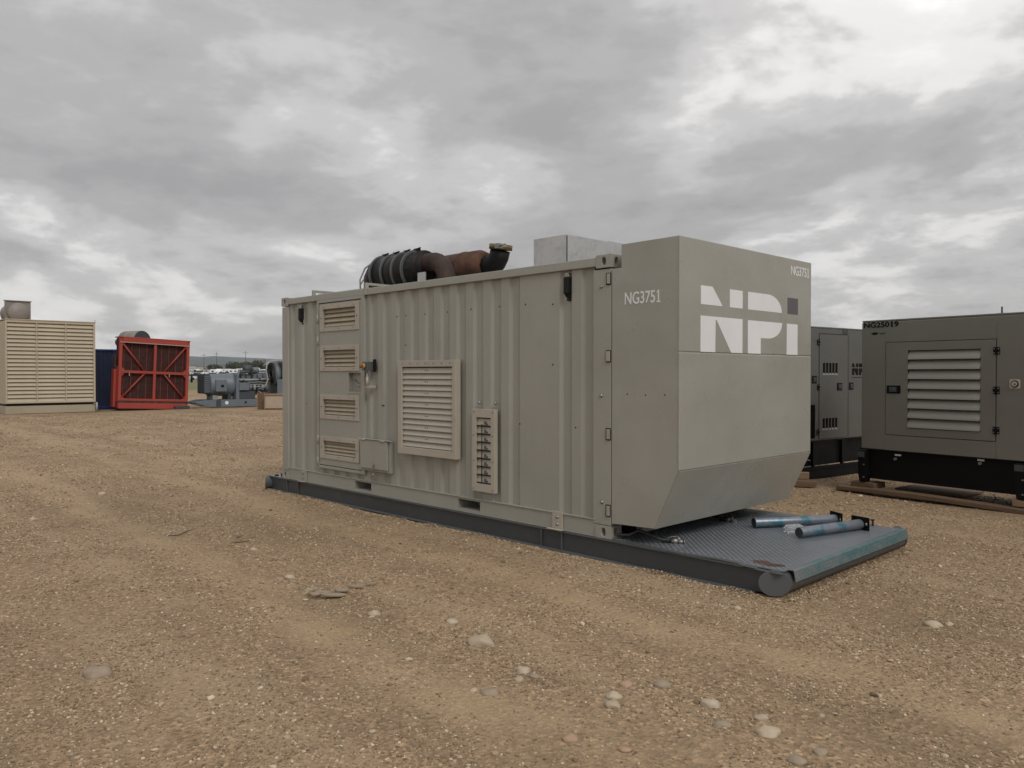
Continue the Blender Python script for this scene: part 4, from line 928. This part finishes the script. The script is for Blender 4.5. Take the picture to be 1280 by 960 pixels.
for (dx, dy, l_, w_, a_) in ((.04, -.02, .20, .07, .08), (-.06, .06, .14, .06, -.05), (.08, .10, .12, .06, .25), (-.14, .12, .07, .06, .6), (.17, .22, .13, .04, .12), (.27, .30, .10, .03, .2), (-.10, -.01, .09, .06, .3)):
    MB().prism([(-l_/2, 0), (-l_*.3, -w_*.5), (l_*.3, -w_*.45), (l_/2, 0), (l_*.25, w_*.5), (-l_*.35, w_*.4)], 2, 0, .014).build('shard', 'stone_tan', sh_, .003, loc=(dx, dy, .002+abs(a_)*.02), rot=(a_*.25, .05, a_))
(x, y), d = px2g(386, 742); ch_ = MB().prism([(-.05, 0), (-.02, -.02), (.04, -.012), (.055, .01), (.01, .012), (-.03, .03)], 2, 0, .03).build('stone_chip', 'stone_pale', None, .004, loc=(x, y, .002), rot=(.4, .2, YAW)); tag(ch_, 'jagged white stone chip left of the slate shards', 'stone')
def twig(pts, label, r_=.012):
    P = [(*px2g(*p_)[0], .006) for p_ in pts]; o = bpy.data.objects
    t = MB().tube([Vector(p_)-Vector(P[0]) for p_ in P], [r_*(.6+.4*math.sin(k+1)) for k in range(len(P))], 6).build('twig', 'bark', None, loc=P[0]); tag(t, label, 'twig')
twig([(209, 671), (222, 670), (231, 666), (243, 661), (257, 657)], 'long dark twig on the gravel left of the skid end', .006)
twig([(288, 680), (298, 679), (311, 677)], 'short dark twig beside a small whitish stone', .005)

# ------------------------------------------------------------------ left background equipment
AL = PI/2        # these stand square to the container
def px2f(px, Z): return c2w((px-640)/FPX*Z, Z)
x, y = px2f(7, 33.4)
BE = thing('louvred_enclosure', 'tan equipment enclosure with three columns of horizontal louvres at far left', 'enclosure', (x, y, 0), AL-.02)
EW = 3.46
MB().box(0, EW, .13, 6.5, .42, 3.93).build('enclosure_shell', 'tan', BE, .01)
MB().holes(0, EW, .44, 3.96, .0, .128, [(.06+1.12*k, .06+1.12*k+1.075, .50, 3.86) for k in range(3)]).build('louvre_frame', 'tan', BE, .006)
MB().box(-.01, EW+.02, -.02, 6.5, 3.962, 4.0).build('roof_cap', 'tan', BE, .006)
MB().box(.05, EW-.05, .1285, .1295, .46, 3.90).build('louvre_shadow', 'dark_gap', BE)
nb = 20; st = 3.36/nb
for k in range(3):
    me = MB().prism([(.112, st*1.12), (.104, st*1.12), (.010, st*.10), (.012, .0), (.022, .0), (.024, st*.10)], 0, .064+1.12*k, .06+1.12*k+1.071).mesh('blade', 'tan')
    for q in range(nb): put('blade', me, BE, loc=(0, 0, .50+q*st))
MB().box(0, EW, .06, 6.5, .0, .33).build('base_beam', 'tan_dk', BE, .01)
MB().box(.03, EW-.05, .10, 6.4, .331, .419).build('base_gap', 'black_matt', BE)
MB().cyl((EW+.04, .0, 0), (EW+.04, .0, .42), .045, 10).box(EW-.1, EW+.02, .0, .05, .36, .39).build('corner_stake', 'egrey_lt', BE)
MB().cyl((EW+.005, .05, 3.95), (EW+.005, .05, 4.1), .02, 6).build('roof_pin', 'tan', BE)
# silencer on its roof
x, y = px2f(20, 36.5)
SI = thing('roof_silencer', 'grey tan horizontal silencer drum on top of the tan louvred enclosure', 'silencer', (x, y, 4.0), YAW-PI/2-.78)
MB().lathe([(0, .1), (.02, .38), (.12, .44), (1.4, .44), (1.52, .38), (1.58, .1)], (-.90, 0, .46), (1, 0, 0), 28).build('drum', 'silencer', SI)
MB().box(.36, .39, -.52, .52, .0, .97).box(.30, .45, -.55, .55, .969, 1.0).box(.389, .44, -.52, -.49, 0, .97).build('saddle_bracket', 'silencer', SI)
MB().box(-.5, -.47, -.45, .45, 0, .5).build('saddle_bracket', 'silencer', SI)
MB().cyl((-1.0, 0, .46), (-.89, 0, .46), .16, 16).build('inlet_port', 'rust_dark', SI)
# blue container
x, y = px2f(104, 37.4)
BC = thing('shipping_container', 'navy blue corrugated shipping container behind the tan enclosure and red radiator', 'container', (x, y, 0), AL)
CW = 2.438; CH = 2.86
MB().box(0, .14, .0, 6.0, .02, CH).build('corner_post', 'navy_shaded', BC, .01); MB().box(CW-.14, CW, .0, 6.0, .02, CH).build('corner_post', 'navy', BC, .01)
MB().box(.141, CW-.141, .0, 6.0, CH-.09, CH).build('top_rail', 'navy', BC, .01); MB().box(.141, CW-.141, .0, 6., .02, .16).build('bottom_rail', 'navy', BC, .01)
def cpan(u0, u1, mat):
    pts = []; u = u0
    while u < u1: pts += [(u, 0), (u+.06, 0), (u+.10, .05), (u+.16, .05)]; u += .20
    pts = [p_ for p_ in pts if p_[0] <= u1]; pl = [(a, .03+b_) for a, b_ in pts]; pl += [(pl[-1][0], .2), (u0, .2)]
    MB().prism(pl, 2, .161, CH-.091).build('end_panel', mat, BC)
cpan(.142, 1.42, 'navy_shaded'); cpan(1.425, CW-.142, 'navy')  # one end panel in two tones: the left part has its shade painted in
MB().box(.141, CW-.141, .201, 6., .161, CH-.091).build('container_shell', 'navy', BC)
# drum on the blue container
x, y = px2f(166.5, 39.9)
TD = thing('silencer_drum', 'grey silencer drum with dark outlet cone above the red radiator frame', 'silencer', (x, y, CH), YAW-PI/2-.5)
MB().lathe([(0, .14), (.18, .40), (.2, .47), (.6, .47), (.61, .48), (.65, .48), (.66, .47), (1.05, .47), (1.06, .48), (1.10, .48), (1.11, .47), (1.42, .47)], (-.72, 0, .49), (1, 0, 0), 30).build('drum', 'silencer', TD)
MB().lathe([(0, .01), (0, .46), (.02, .46)], (.71, 0, .49), (1, 0, 0), 30).build('end_disc', 'egrey_dk', TD)
MB().lathe([(0, .20), (.14, .24), (.40, .15)], (-1.12, 0, .42), (1, 0, 0), 20).build('outlet_cone', 'egrey_dk', TD)
MB().box(-.5, -.4, -.35, .35, 0, .12).box(.4, .5, -.35, .35, 0, .12).build('saddle', 'egrey_dk', TD)
# red radiator
x, y = px2f(146.5, 36.6)
RW, RHt = 3.22, 3.20
RD = thing('red_radiator', 'faded red radiator frame with crossed bracing around a dark maroon core', 'radiator', (x, y, .17), rot=(0, R(2.4), AL))
fr = lambda q, nm='frame_member', mt='redsteel': q.build(nm, mt, RD, .008)
fr(MB().box(0, .13, .0, .14, .0, RHt)); fr(MB().box(RW-.13, RW, .0, .14, .0, RHt))
fr(MB().box(-.01, RW+.01, -.04, .62, RHt+.001, RHt+.05)); fr(MB().box(.131, RW-.131, -.035, .12, RHt-.21, RHt))
MB().box(.0, RW, -.045, -.041, RHt-.225, RHt-.195).build('pale_ledge', 'cream', RD)
fr(MB().box(.131, RW-.131, .0, .12, .30, .40)); fr(MB().box(.131, RW-.131, .0, .10, 1.58, 1.70)); 
for (z0, z1) in ((.401, 1.579), (1.701, RHt-.211)): fr(MB().box(RW/2-.06, RW/2+.06, .0, .10, z0, z1))
fr(MB().box(.02, RW-.10, -.06, .5, -.06, .20), 'base_beam'); 
for u in (.42, RW-.52): MB().box(u, u+.035, -.07, -.061, -.05, .21).build('beam_rib', 'redsteel', RD)
MB().box(.0, RW, -.03, .0, .201, .299).build('lower_ledge', 'rust_dark', RD)
def brace(a, b_):
    a = Vector((a[0], .05, a[1])); b_ = Vector((b_[0], .05, b_[1])); MB().tube([a, b_], .042, 4).build('diagonal_brace', 'redsteel', RD)
brace((.16, 2.93), (RW/2-.45, 1.70)); brace((RW-.16, 2.93), (RW/2+.45, 1.70)); brace((.16, .42), (RW/2-.45, 1.58)); brace((RW-.16, .42), (RW/2+.45, 1.58))
MB().box(.02, RW-.02, .18, .48, .2, RHt-.02).build('radiator_core', 'core', RD)
for k in range(9): MB().box(.25+.34*k, .262+.34*k, .165, .179, .4, RHt-.2).build('core_fin', 'redsteel', RD)
for z in (.8, 1.2, 2.1, 2.55): MB().box(.14, RW-.14, .150, .1645, z, z+.012).build('core_bar', 'rust_dark', RD)
for (u, z, sx, sz) in ((.13, .40, 1, 1), (RW-.13, .40, -1, 1), (.13, 1.70, 1, 1), (RW-.13, 1.70, -1, 1), (.13, RHt-.21, 1, -1), (RW-.13, RHt-.21, -1, -1), (.13, 1.58, 1, -1), (RW-.13, 1.58, -1, -1)):
    MB().prism([(u, z), (u+.16*sx, z), (u, z+.16*sz)], 1, .03, .045).build('gusset', 'redsteel', RD)
MB().box(-.02, .0, .15, .60, .25, 1.9).build('side_shroud', 'redsteel', RD); MB().box(-.14, -.021, .2, .55, .0, 1.75).build('side_tank', 'redsteel', RD, .02); MB().box(-.12, -.03, .25, .5, 1.8, 2.4).build('side_tank', 'rust_dark', RD, .02)
MB().box(.1, RW-.25, .0, .6, -.15, -.061).build('dunnage_shoe', 'black_matt', RD)
for u in (.45, RW-.95): MB().box(u, u+.03, -.02, .0, 1.45, 1.6).build('hook', 'cream', RD)
x, y = px2f(226, 38.6); tag(MB().box(-.35, .35, -.2, .2, 0, .14).build('dunnage_block', 'beam', None, .01, loc=(x, y, 0), rot=(0, 0, AL)), 'dark block supporting the right end of the red radiator', 'block')

# open engine generator
x, y = px2f(245, 39.)
OG = thing('open_generator', 'blue grey skid mounted diesel generator without housing, left of the container', 'generator', (x, y, 0), AL)
def og(q, nm, mt, bev=.01, p_=None): return q.build(nm, mt, p_ or OG, bev)
og(MB().prism([(.0, .26), (.35, .14), (.7, .05), (5.6, .05), (5.6, .40), (.45, .40), (.1, .33)], 1, .0, .10), 'skid_beam', 'egrey'); og(MB().prism([(.0, .26), (.35, .14), (.7, .05), (5.6, .05), (5.6, .40), (.45, .40), (.1, .33)], 1, 1.1, 1.2), 'skid_beam', 'egrey')
og(MB().box(-.12, .3, .1, 1.1, .22, .30), 'skid_step', 'egrey_dk')
MB().cyl((2.55, -.005, .24), (2.55, .0, .24), .06, 14).build('skid_hole', 'black', OG); MB().cyl((1.55, -.005, .24), (1.55, .0, .24), .09, 14).build('skid_badge', 'white', OG)
og(MB().box(1.0, 1.25, -.01, .0, .06, .39), 'skid_stiffener', 'egrey_dk')
og(MB().box(.50, .80, .18, 1.08, .70, 1.70), 'alternator_end', 'egrey_dk', .06)
for k in range(9): MB().box(.47, .82, .165, .18, .78+.095*k, .82+.095*k).build('cooling_fin', 'egrey', OG)
MB().lathe([(0, .50), (.08, .56), (1.05, .56), (1.1, .60), (1.25, .60), (1.26, .45)], (.80, .63, 1.13), (1, 0, 0), 28).build('alternator_barrel', 'egrey', OG)
tb = og(MB().box(1.0, 1.55, -.02, .20, .80, 1.40), 'terminal_box', 'egrey', .02); MB().box(1.25, 1.40, -.03, -.021, 1.02, 1.14).build('box_window', 'black', tb)
og(MB().box(.95, 1.2, .25, 1.0, .40, .62), 'mounting_foot', 'egrey_lt'); og(MB().box(1.75, 1.95, .3, 1.0, .40, .7), 'mounting_foot', 'egrey_dk')
cb = og(MB().box(2.20, 2.74, -.05, .15, .85, 1.24), 'control_box', 'egrey', .02)
og(MB().box(2.05, 2.22, .0, .3, .40, 1.5), 'box_stand', 'egrey'); og(MB().box(2.25, 3.1, .05, .9, .41, .80), 'engine_stand', 'egrey_dk')
og(MB().box(2.0, 4.1, .30, .95, .60, 1.45), 'engine_block', 'egrey_dk', .04)
for k in range(6): og(MB().box(2.15+.31*k, 2.40+.31*k, .34, .55, 1.45, 1.68), 'rocker_cover', 'egrey', .03); 
for k in range(6): og(MB().box(2.15+.31*k, 2.40+.31*k, .70, .91, 1.45, 1.68), 'rocker_cover', 'egrey', .03)
MB().tube([(2.1, .26, 1.40), (3.0, .22, 1.38), (4.0, .24, 1.42)], .06, 10).build('exhaust_manifold', 'egrey_lt', OG)
MB().tube([(2.35, .2, 1.6), (2.45, .2, 1.78), (2.8, .2, 1.80), (3.0, .3, 1.7)], .07, 10).build('intake_pipe', 'egrey_dk', OG)
MB().tube([(2.15, .1, 1.25), (2.2, .1, 1.7), (2.3, .2, 1.85), (2.55, .3, 1.85)], .06, 10).build('coolant_pipe', 'egrey', OG)
MB().lathe([(0, .12), (.04, .2), (.4, .2), (.44, .12)], (2.65, .45, 1.93), (1, 0, 0), 20).build('air_cleaner', 'egrey_dk', OG)
MB().lathe([(0, .12), (.04, .17), (.3, .17), (.34, .12)], (3.2, .6, 1.86), (1, 0, 0), 20).build('air_cleaner', 'egrey', OG)
for k in range(5): MB().cyl((2.9+.22*k, .18, .85), (2.9+.22*k, .18, 1.12), .07, 12).build('oil_filter', ('egrey', 'egrey_lt')[k % 2], OG)
for k in range(3): MB().tube([(2.8, .15, 1.0+.12*k), (3.3, .1, 1.03+.12*k), (3.9, .16, .98+.12*k)], .022, 6).build('fuel_line', 'egrey_lt', OG)
for k in range(14):
    a_ = random.uniform(1.95, 4.0); z_ = random.uniform(.8, 1.8); MB().tube([(a_, .22, z_), (a_+random.uniform(-.2, .3), .14, z_+random.uniform(-.2, .15)), (a_+random.uniform(0, .4), .24, z_+random.uniform(-.3, .1))], random.uniform(.015, .04), 6).build('engine_hose', random.choice(['egrey', 'egrey_dk', 'egrey_lt', 'black_matt']), OG)
og(MB().box(1.75, 2.02, .35, .95, .65, 1.55), 'flywheel_housing', 'egrey_dk', .08)
# radiator and fan of the open generator
og(MB().box(4.55, 4.85, -.1, 1.3, .45, 2.30), 'radiator_core', 'egrey_dk', .03)
RS = MB().lathe([(0, .62), (.25, .62), (.25, .58), (0, .58)], (4.28, .6, 1.68), (1, 0, 0), 36).build('fan_shroud', 'egrey', OG)
for k in range(8):
    a_ = 2*PI*k/8; c_ = Vector((4.40, .6, 1.68)); d_ = Vector((0, math.cos(a_), math.sin(a_))); e_ = Vector((0, -math.sin(a_), math.cos(a_)))
    MB().add([c_+d_*.08-e_*.05-Vector((.03, 0, 0)), c_+d_*.08+e_*.05+Vector((.03, 0, 0)), c_+d_*.55+e_*.14+Vector((.03, 0, 0)), c_+d_*.55-e_*.10-Vector((.03, 0, 0)), c_+d_*.08-e_*.05-Vector((.02, 0, 0)), c_+d_*.08+e_*.05+Vector((.04, 0, 0)), c_+d_*.55+e_*.14+Vector((.04, 0, 0)), c_+d_*.55-e_*.10-Vector((.02, 0, 0))],
             [(0, 1, 2, 3), (7, 6, 5, 4), (0, 4, 5, 1), (1, 5, 6, 2), (2, 6, 7, 3), (3, 7, 4, 0)]).build('fan_blade', 'egrey_dk', RS)
for rr in (.2, .35, .5, .6): MB().tube([(4.26, .6+rr*math.cos(t), 1.68+rr*math.sin(t)) for t in np.linspace(0, 2*PI, 33)], .010, 5, False).build('guard_ring', 'egrey_lt', RS)
MB().tube([(3.45, -.05, .95), (3.62, -.08, 1.1), (3.72, -.1, 1.4), (3.62, -.1, 1.85), (3.66, -.1, 2.15), (3.85, -.1, 2.34), (4.2, -.1, 2.38), (5.2, -.1, 2.38)], .040, 10).build('coolant_pipe', 'egrey_lt', OG)
MB().tube([(3.62, .2, 2.1), (3.85, .2, 2.28), (4.5, .3, 2.30)], .035, 8).build('coolant_pipe', 'egrey_lt', OG)
og(MB().box(4.25, 5.2, -.12, -.06, .5, 1.4), 'side_guard', 'egrey', .02)
# crates in front
x, y = px2f(321.5, 38.2); CR = thing('wooden_crate', 'dark brown wooden crate end beside the pale boxed pallet', 'crate', (x, y, 0), AL-.75)
MB().box(0, .36, 0, .5, 0, .78).build('crate_panel', 'wood', CR, .01)
for u in (-.01, .33): MB().box(u, u+.04, -.02, -.001, 0, .80).build('crate_batten', 'wood_lt', CR)
x, y = px2f(330.5, 37.8); CB = thing('boxed_pallet', 'low box with pale mottled side and timber lid beside the open generator', 'crate', (x, y, 0), AL-.75)
MB().box(.02, 1.4, .02, .9, .06, .68).build('box_side', 'chip', CB, .01); MB().box(-.03, 1.45, -.03, .95, .681, .73).build('box_lid', 'wood_lt', CB, .006)
for u in (-.02, 1.0, 1.4): MB().box(u, u+.05, -.01, .019, 0, .68).build('box_batten', 'wood_lt', CB)
MB().box(0, 1.4, .0, .9, 0, .059).build('box_base', 'wood', CB)

# container's far end fittings seen past the corner
o = MB().box(-6.085, -6.059, .10, .16, .42, .62).box(-6.085, -6.059, .10, .16, .72, .98).build('lock_rod_guide', 'beam_top', CT)

# ------------------------------------------------------------------ far yard: trailers, vehicles, poles, trees, fence
def fz(x, y): return float(rise(math.hypot(x-CAMX, y-CAMY)))-.02
def trailer(px, Z, L_, H_, mat, label, rot=0., win=True):
    x, y = px2f(px, Z); t = thing('camper_trailer', label, 'trailer', (x, y, fz(x, y)), YAW-PI/2+rot, 'trailers and vehicles parked beyond the grass')
    MB().prism([(0, .55), (L_, .55), (L_, H_-.15), (L_-.3, H_), (.5, H_), (0, H_-.7)], 1, 0, 2.4).build('trailer_body', mat, t, .05)
    MB().prism([(.05, .35), (L_-.05, .35), (L_-.05, .549), (.05, .549)], 1, .1, 2.3).build('chassis', 'darkveh', t)
    if win:
        for k in range(int(L_/2.2)): MB().box(.8+2*k, 1.7+2*k, -.01, .0, 1.5, 2.1).build('window', 'win', t)
    for u in (L_*.45, L_*.6): MB().cyl((u, .0, .36), (u, .25, .36), .36, 12).build('wheel', 'black_matt', t)
def car(px, Z, mat, label, rot=0., truck=False):
    x, y = px2f(px, Z); t = thing('parked_car', label, 'car', (x, y, 0), YAW-PI/2+rot, 'trailers and vehicles parked beyond the grass')
    h = 1.9 if truck else 1.45
    MB().prism([(0, .35), (4.6, .35), (4.6, .85), (4.4, .95), (3.5, 1.0), (2.9, h), (1.0, h), (.3, .95), (0, .9)], 1, 0, 1.8).build('body', mat, t, .05)
    MB().prism([(3.35, 1.02), (2.85, h-.08), (1.1, h-.08), (.6, 1.02)], 1, -.01, .0).build('window', 'win', t)
    for u in (.9, 3.7): MB().cyl((u, -.02, .34), (u, .2, .34), .34, 12).build('wheel', 'black_matt', t)
TR = [(236, 266, 5.5, 2.8, 'trailer', 'long white camper trailer just right of the red radiator'), (250, 290, 5, 2.5, 'trailer2', 'pale grey camper trailer beyond the grass, second from the radiator'),
      (262, 262, 5, 2.7, 'trailer', 'white camper trailer above the left end of the open generator'), (272, 300, 6, 2.9, 'trailer', 'white camper trailer behind the alternator of the open generator'),
      (285, 270, 5, 2.8, 'trailer', 'white camper trailer behind the terminal box'), (295, 310, 5.5, 3.1, 'trailer', 'tall white trailer behind the engine, left part'),
      (305, 280, 4.5, 2.4, 'trailer2', 'pale grey trailer behind the engine air cleaner'), (311, 300, 6.5, 3.5, 'trailer', 'tallest white trailer with pale roof behind the engine'),
      (323, 270, 4.5, 2.7, 'trailer', 'white trailer between the engine and the fan pipe'), (332, 290, 5, 2.8, 'trailer', 'white trailer seen just left of the fan shroud')]
for k, (px, Z_, L_, H_, mt, lb) in enumerate(TR): trailer(px, Z_*1.35, L_, H_, mt, lb, random.uniform(-.9, .9))
CA = [(237, 205, 'trailer', 'white car in the row beyond the grass, next to the radiator'), (246, 214, 'darkveh', 'dark car in the row beyond the grass, left part'), (256, 207, 'trailer2', 'silver car parked above the alternator end'), (279, 211, 'trailer', 'white car glimpsed behind the alternator'), (318, 209, 'trailer', 'white car glimpsed between engine pipes'), (329, 214, 'darkveh', 'dark car glimpsed left of the fan')]
for k, (px, Z_, mt, lb) in enumerate(CA): car(px, Z_, mt, lb, random.uniform(-.4, .4), k % 2 == 0)
# distant second rank of roofs, too far to tell apart
for (nm, mt, n_, z0, z1, h0, h1, l0, l1) in (('distant_lot', 'trailer', 150, 300, 700, 1.4, 2.9, 1.2, 3.2), ('distant_lot', 'trailer2', 120, 280, 800, 1.3, 2.6, 1.5, 3.5), ('distant_lot', 'darkveh', 200, 270, 900, 1.0, 2.6, 1.2, 4.),
                                 ('distant_lot', 'redsteel', 12, 300, 700, 1.4, 2.4, 1.2, 2.6), ('distant_town', 'trailer2', 60, 800, 1500, 3, 6, 3, 9), ('distant_town', 'tan_dk', 60, 800, 1500, 3, 6, 3, 9)):
    q = MB()
    for k in range(n_):
        x, y = px2f(random.uniform(-120, 420), random.uniform(z0, z1)); h = random.uniform(h0, h1); l_ = random.uniform(l0, l1); w_ = min(1.3, l_*.5) if h < 3 else l_*.5; z = fz(x, y); c = h*.4
        T = Matrix.Translation((x, y, z)) @ Matrix.Rotation(random.uniform(0, PI), 4, 'Z')
        q.add([T @ Vector(p_) for p_ in ((-l_, -w_, 0), (l_, -w_, 0), (l_, w_, 0), (-l_, w_, 0), (-l_, -w_, h-c), (l_, -w_, h-c), (l_, w_, h-c), (-l_, w_, h-c), (-l_*.6, -w_*.6, h), (l_*.7, -w_*.6, h), (l_*.7, w_*.6, h), (-l_*.6, w_*.6, h))],
              [(0, 1, 5, 4), (1, 2, 6, 5), (2, 3, 7, 6), (3, 0, 4, 7), (4, 5, 9, 8), (5, 6, 10, 9), (6, 7, 11, 10), (7, 4, 8, 11), (8, 9, 10, 11)])
    q.build(nm, mt, None, kind='stuff', weld=False)
q = MB()
for k in range(9000):      # low scrub between the parked things
    Z_ = random.uniform(240, 1100); x, y = px2f(random.uniform(-150, 430), Z_)
    if mnoise.noise(Vector((x*.03, y*.03, 0))) < .05: continue
    z = fz(x, y); s_ = random.uniform(.4, 1.1)*(1+Z_/900); c = Vector((x, y, z+random.uniform(.1, 1.3)*s_)); u_ = Vector((random.gauss(0, 1), random.gauss(0, 1), random.gauss(0, 1))).normalized()*s_; v_ = Vector((random.gauss(0, 1), random.gauss(0, 1), random.gauss(0, 1))).normalized()*s_
    q.add([c-u_, c+v_, c+u_, c-v_], [(0, 1, 2, 3)])
me = bpy.data.meshes.new('scrub'); me.from_pydata(q.v, [], q.f); me.materials.append(M['leaf2']); put('scrub', me, kind='stuff')
# fence before the lot
FN = thing('yard_fence', 'low wire fence with posts along the far side of the grass strip', 'fence', (*px2f(60, 195), 0), YAW-PI/2+.02)
for k in range(26): MB().cyl((k*3., 0, 0), (k*3., 0, 1.5), .06, 6).build('post', 'pole', FN)
for z in (.5, .95, 1.4): MB().box(0, 75, -.012, .012, z, z+.03).build('wire', 'pole', FN)
for px, Z_, H_, lb in ((255, 420, 11, 'thin utility pole right of the red radiator'), (271, 380, 11, 'thin utility pole above the alternator'), (307, 400, 12, 'thin utility pole above the engine')):
    x, y = px2f(px, Z_); t = thing('utility_pole', lb, 'pole', (x, y, fz(x, y)), YAW-PI/2, 'utility poles beyond the lot')
    MB().cyl((0, 0, 0), (0, 0, H_), .16, 8, .09).build('pole_shaft', 'pole', t); MB().box(-1.2, 1.2, -.06, .06, H_-1.15, H_-1.0).build('crossarm', 'pole', t)
x, y = px2f(239.5, 150); t = thing('marker_post', 'short dark post standing in the grass right of the red radiator', 'post', (x, y, 0)); MB().cyl((0, 0, 0), (0, 0, 1.6), .22, 8).build('post_shaft', 'black_matt', t)
def leafmesh(name, mat, H_, W_, seed, conic=False, n=420):
    rd = random.Random(seed); q = MB()
    lumps = [(rd.uniform(-.5, .5)*W_*.6, rd.uniform(-.5, .5)*W_*.6, rd.uniform(.35, .85)*H_, rd.uniform(.22, .4)*W_) for _ in range(7)]
    for _ in range(n):
        if conic:
            t = rd.random()**.7; z = H_*(1-t*.9); r0 = W_*.5*t*rd.uniform(.5, 1.05); a = rd.uniform(0, 2*PI); c = Vector((r0*math.cos(a), r0*math.sin(a), z))
        else:
            l_ = rd.choice(lumps); d_ = Vector((rd.gauss(0, 1), rd.gauss(0, 1), rd.gauss(0, 1))).normalized()*l_[3]*rd.uniform(.5, 1.05); c = Vector(l_[:3])+d_; c.z = max(c.z, H_*.12)
        s_ = W_*.06*rd.uniform(.6, 1.3); u_ = Vector((rd.gauss(0, 1), rd.gauss(0, 1), rd.gauss(0, 1))).normalized()*s_; v_ = Vector((rd.gauss(0, 1), rd.gauss(0, 1), rd.gauss(0, 1))).normalized()*s_
        q.add([c-u_, c+v_, c+u_, c-v_], [(0, 1, 2, 3)])
    me = bpy.data.meshes.new(name); me.from_pydata(q.v, [], q.f); me.materials.append(M[mat]); return me
TREES = [(262, 590, 5.2, 6.5, 'leaf', 0), (290, 600, 5.5, 8, 'leaf', 0), (268, 610, 6.0, 7.5, 'leaf', 0), (283.5, 560, 7.2, 3.6, 'leaf', 1), (274, 600, 4.6, 7, 'leaf', 0)]
TL = ['dark bushy tree above the alternator, leftmost', 'dark broad tree just right of the pointed spruce', 'dark bushy tree between the leftmost tree and the spruce', 'narrow dark pointed spruce above the alternator', 'low dark bushy tree left of the spruce']
for k, (px, Z_, H_, W_, mt, con) in enumerate(TREES):
    x, y = px2f(px, Z_); t = thing('spruce_tree' if con else 'bushy_tree', TL[k], 'tree', (x, y, fz(x, y)), 0, 'trees beyond the lot')
    MB().tube([(0, 0, 0), (.1, 0, H_*.4), (0, .1, H_*.8)], [.25, .16, .06], 7).build('trunk', 'bark', t); put('crown', leafmesh('crown', mt, H_, W_, k, con), t)
for k in range(12):
    px = 291+5.2*k+random.uniform(-.8, .8); Z_ = random.uniform(650, 740); x, y = px2f(px, Z_); H_ = random.uniform(7.0, 9.0)
    t = thing('bushy_tree', ('%s olive green tree from the left in the grove above the open generator' % ('first second third fourth fifth sixth seventh eighth ninth tenth eleventh twelfth'.split()[k])), 'tree', (x, y, fz(x, y)), 0, 'olive grove trees above the open generator')
    MB().tube([(0, 0, 0), (.1, .1, H_*.4), (0, 0, H_*.8)], [.3, .2, .08], 7).build('trunk', 'bark', t); put('crown', leafmesh('crown', 'leaf2', H_, 10.5, 40+k, False, 700), t)

# ------------------------------------------------------------------ air
hm = bpy.data.materials.new('pale_air'); hm.use_nodes = True; ht = hm.node_tree
for n_ in list(ht.nodes):
    if n_.type == 'BSDF_PRINCIPLED': ht.nodes.remove(n_)
pv = ht.nodes.new('ShaderNodeVolumePrincipled'); pv.inputs['Color'].default_value = (.86, .92, 1.0, 1); pv.inputs['Density'].default_value = 5.5e-5
ho = [n_ for n_ in ht.nodes if n_.type == 'OUTPUT_MATERIAL'][0]; ht.links.new(pv.outputs[0], ho.inputs['Volume'])
hb = MB().box(-11500, 11500, -11500, 11500, -6, 172); me = bpy.data.meshes.new('haze'); me.from_pydata(hb.v, [], hb.f); me.materials.append(hm)
put('haze', me, kind='stuff')
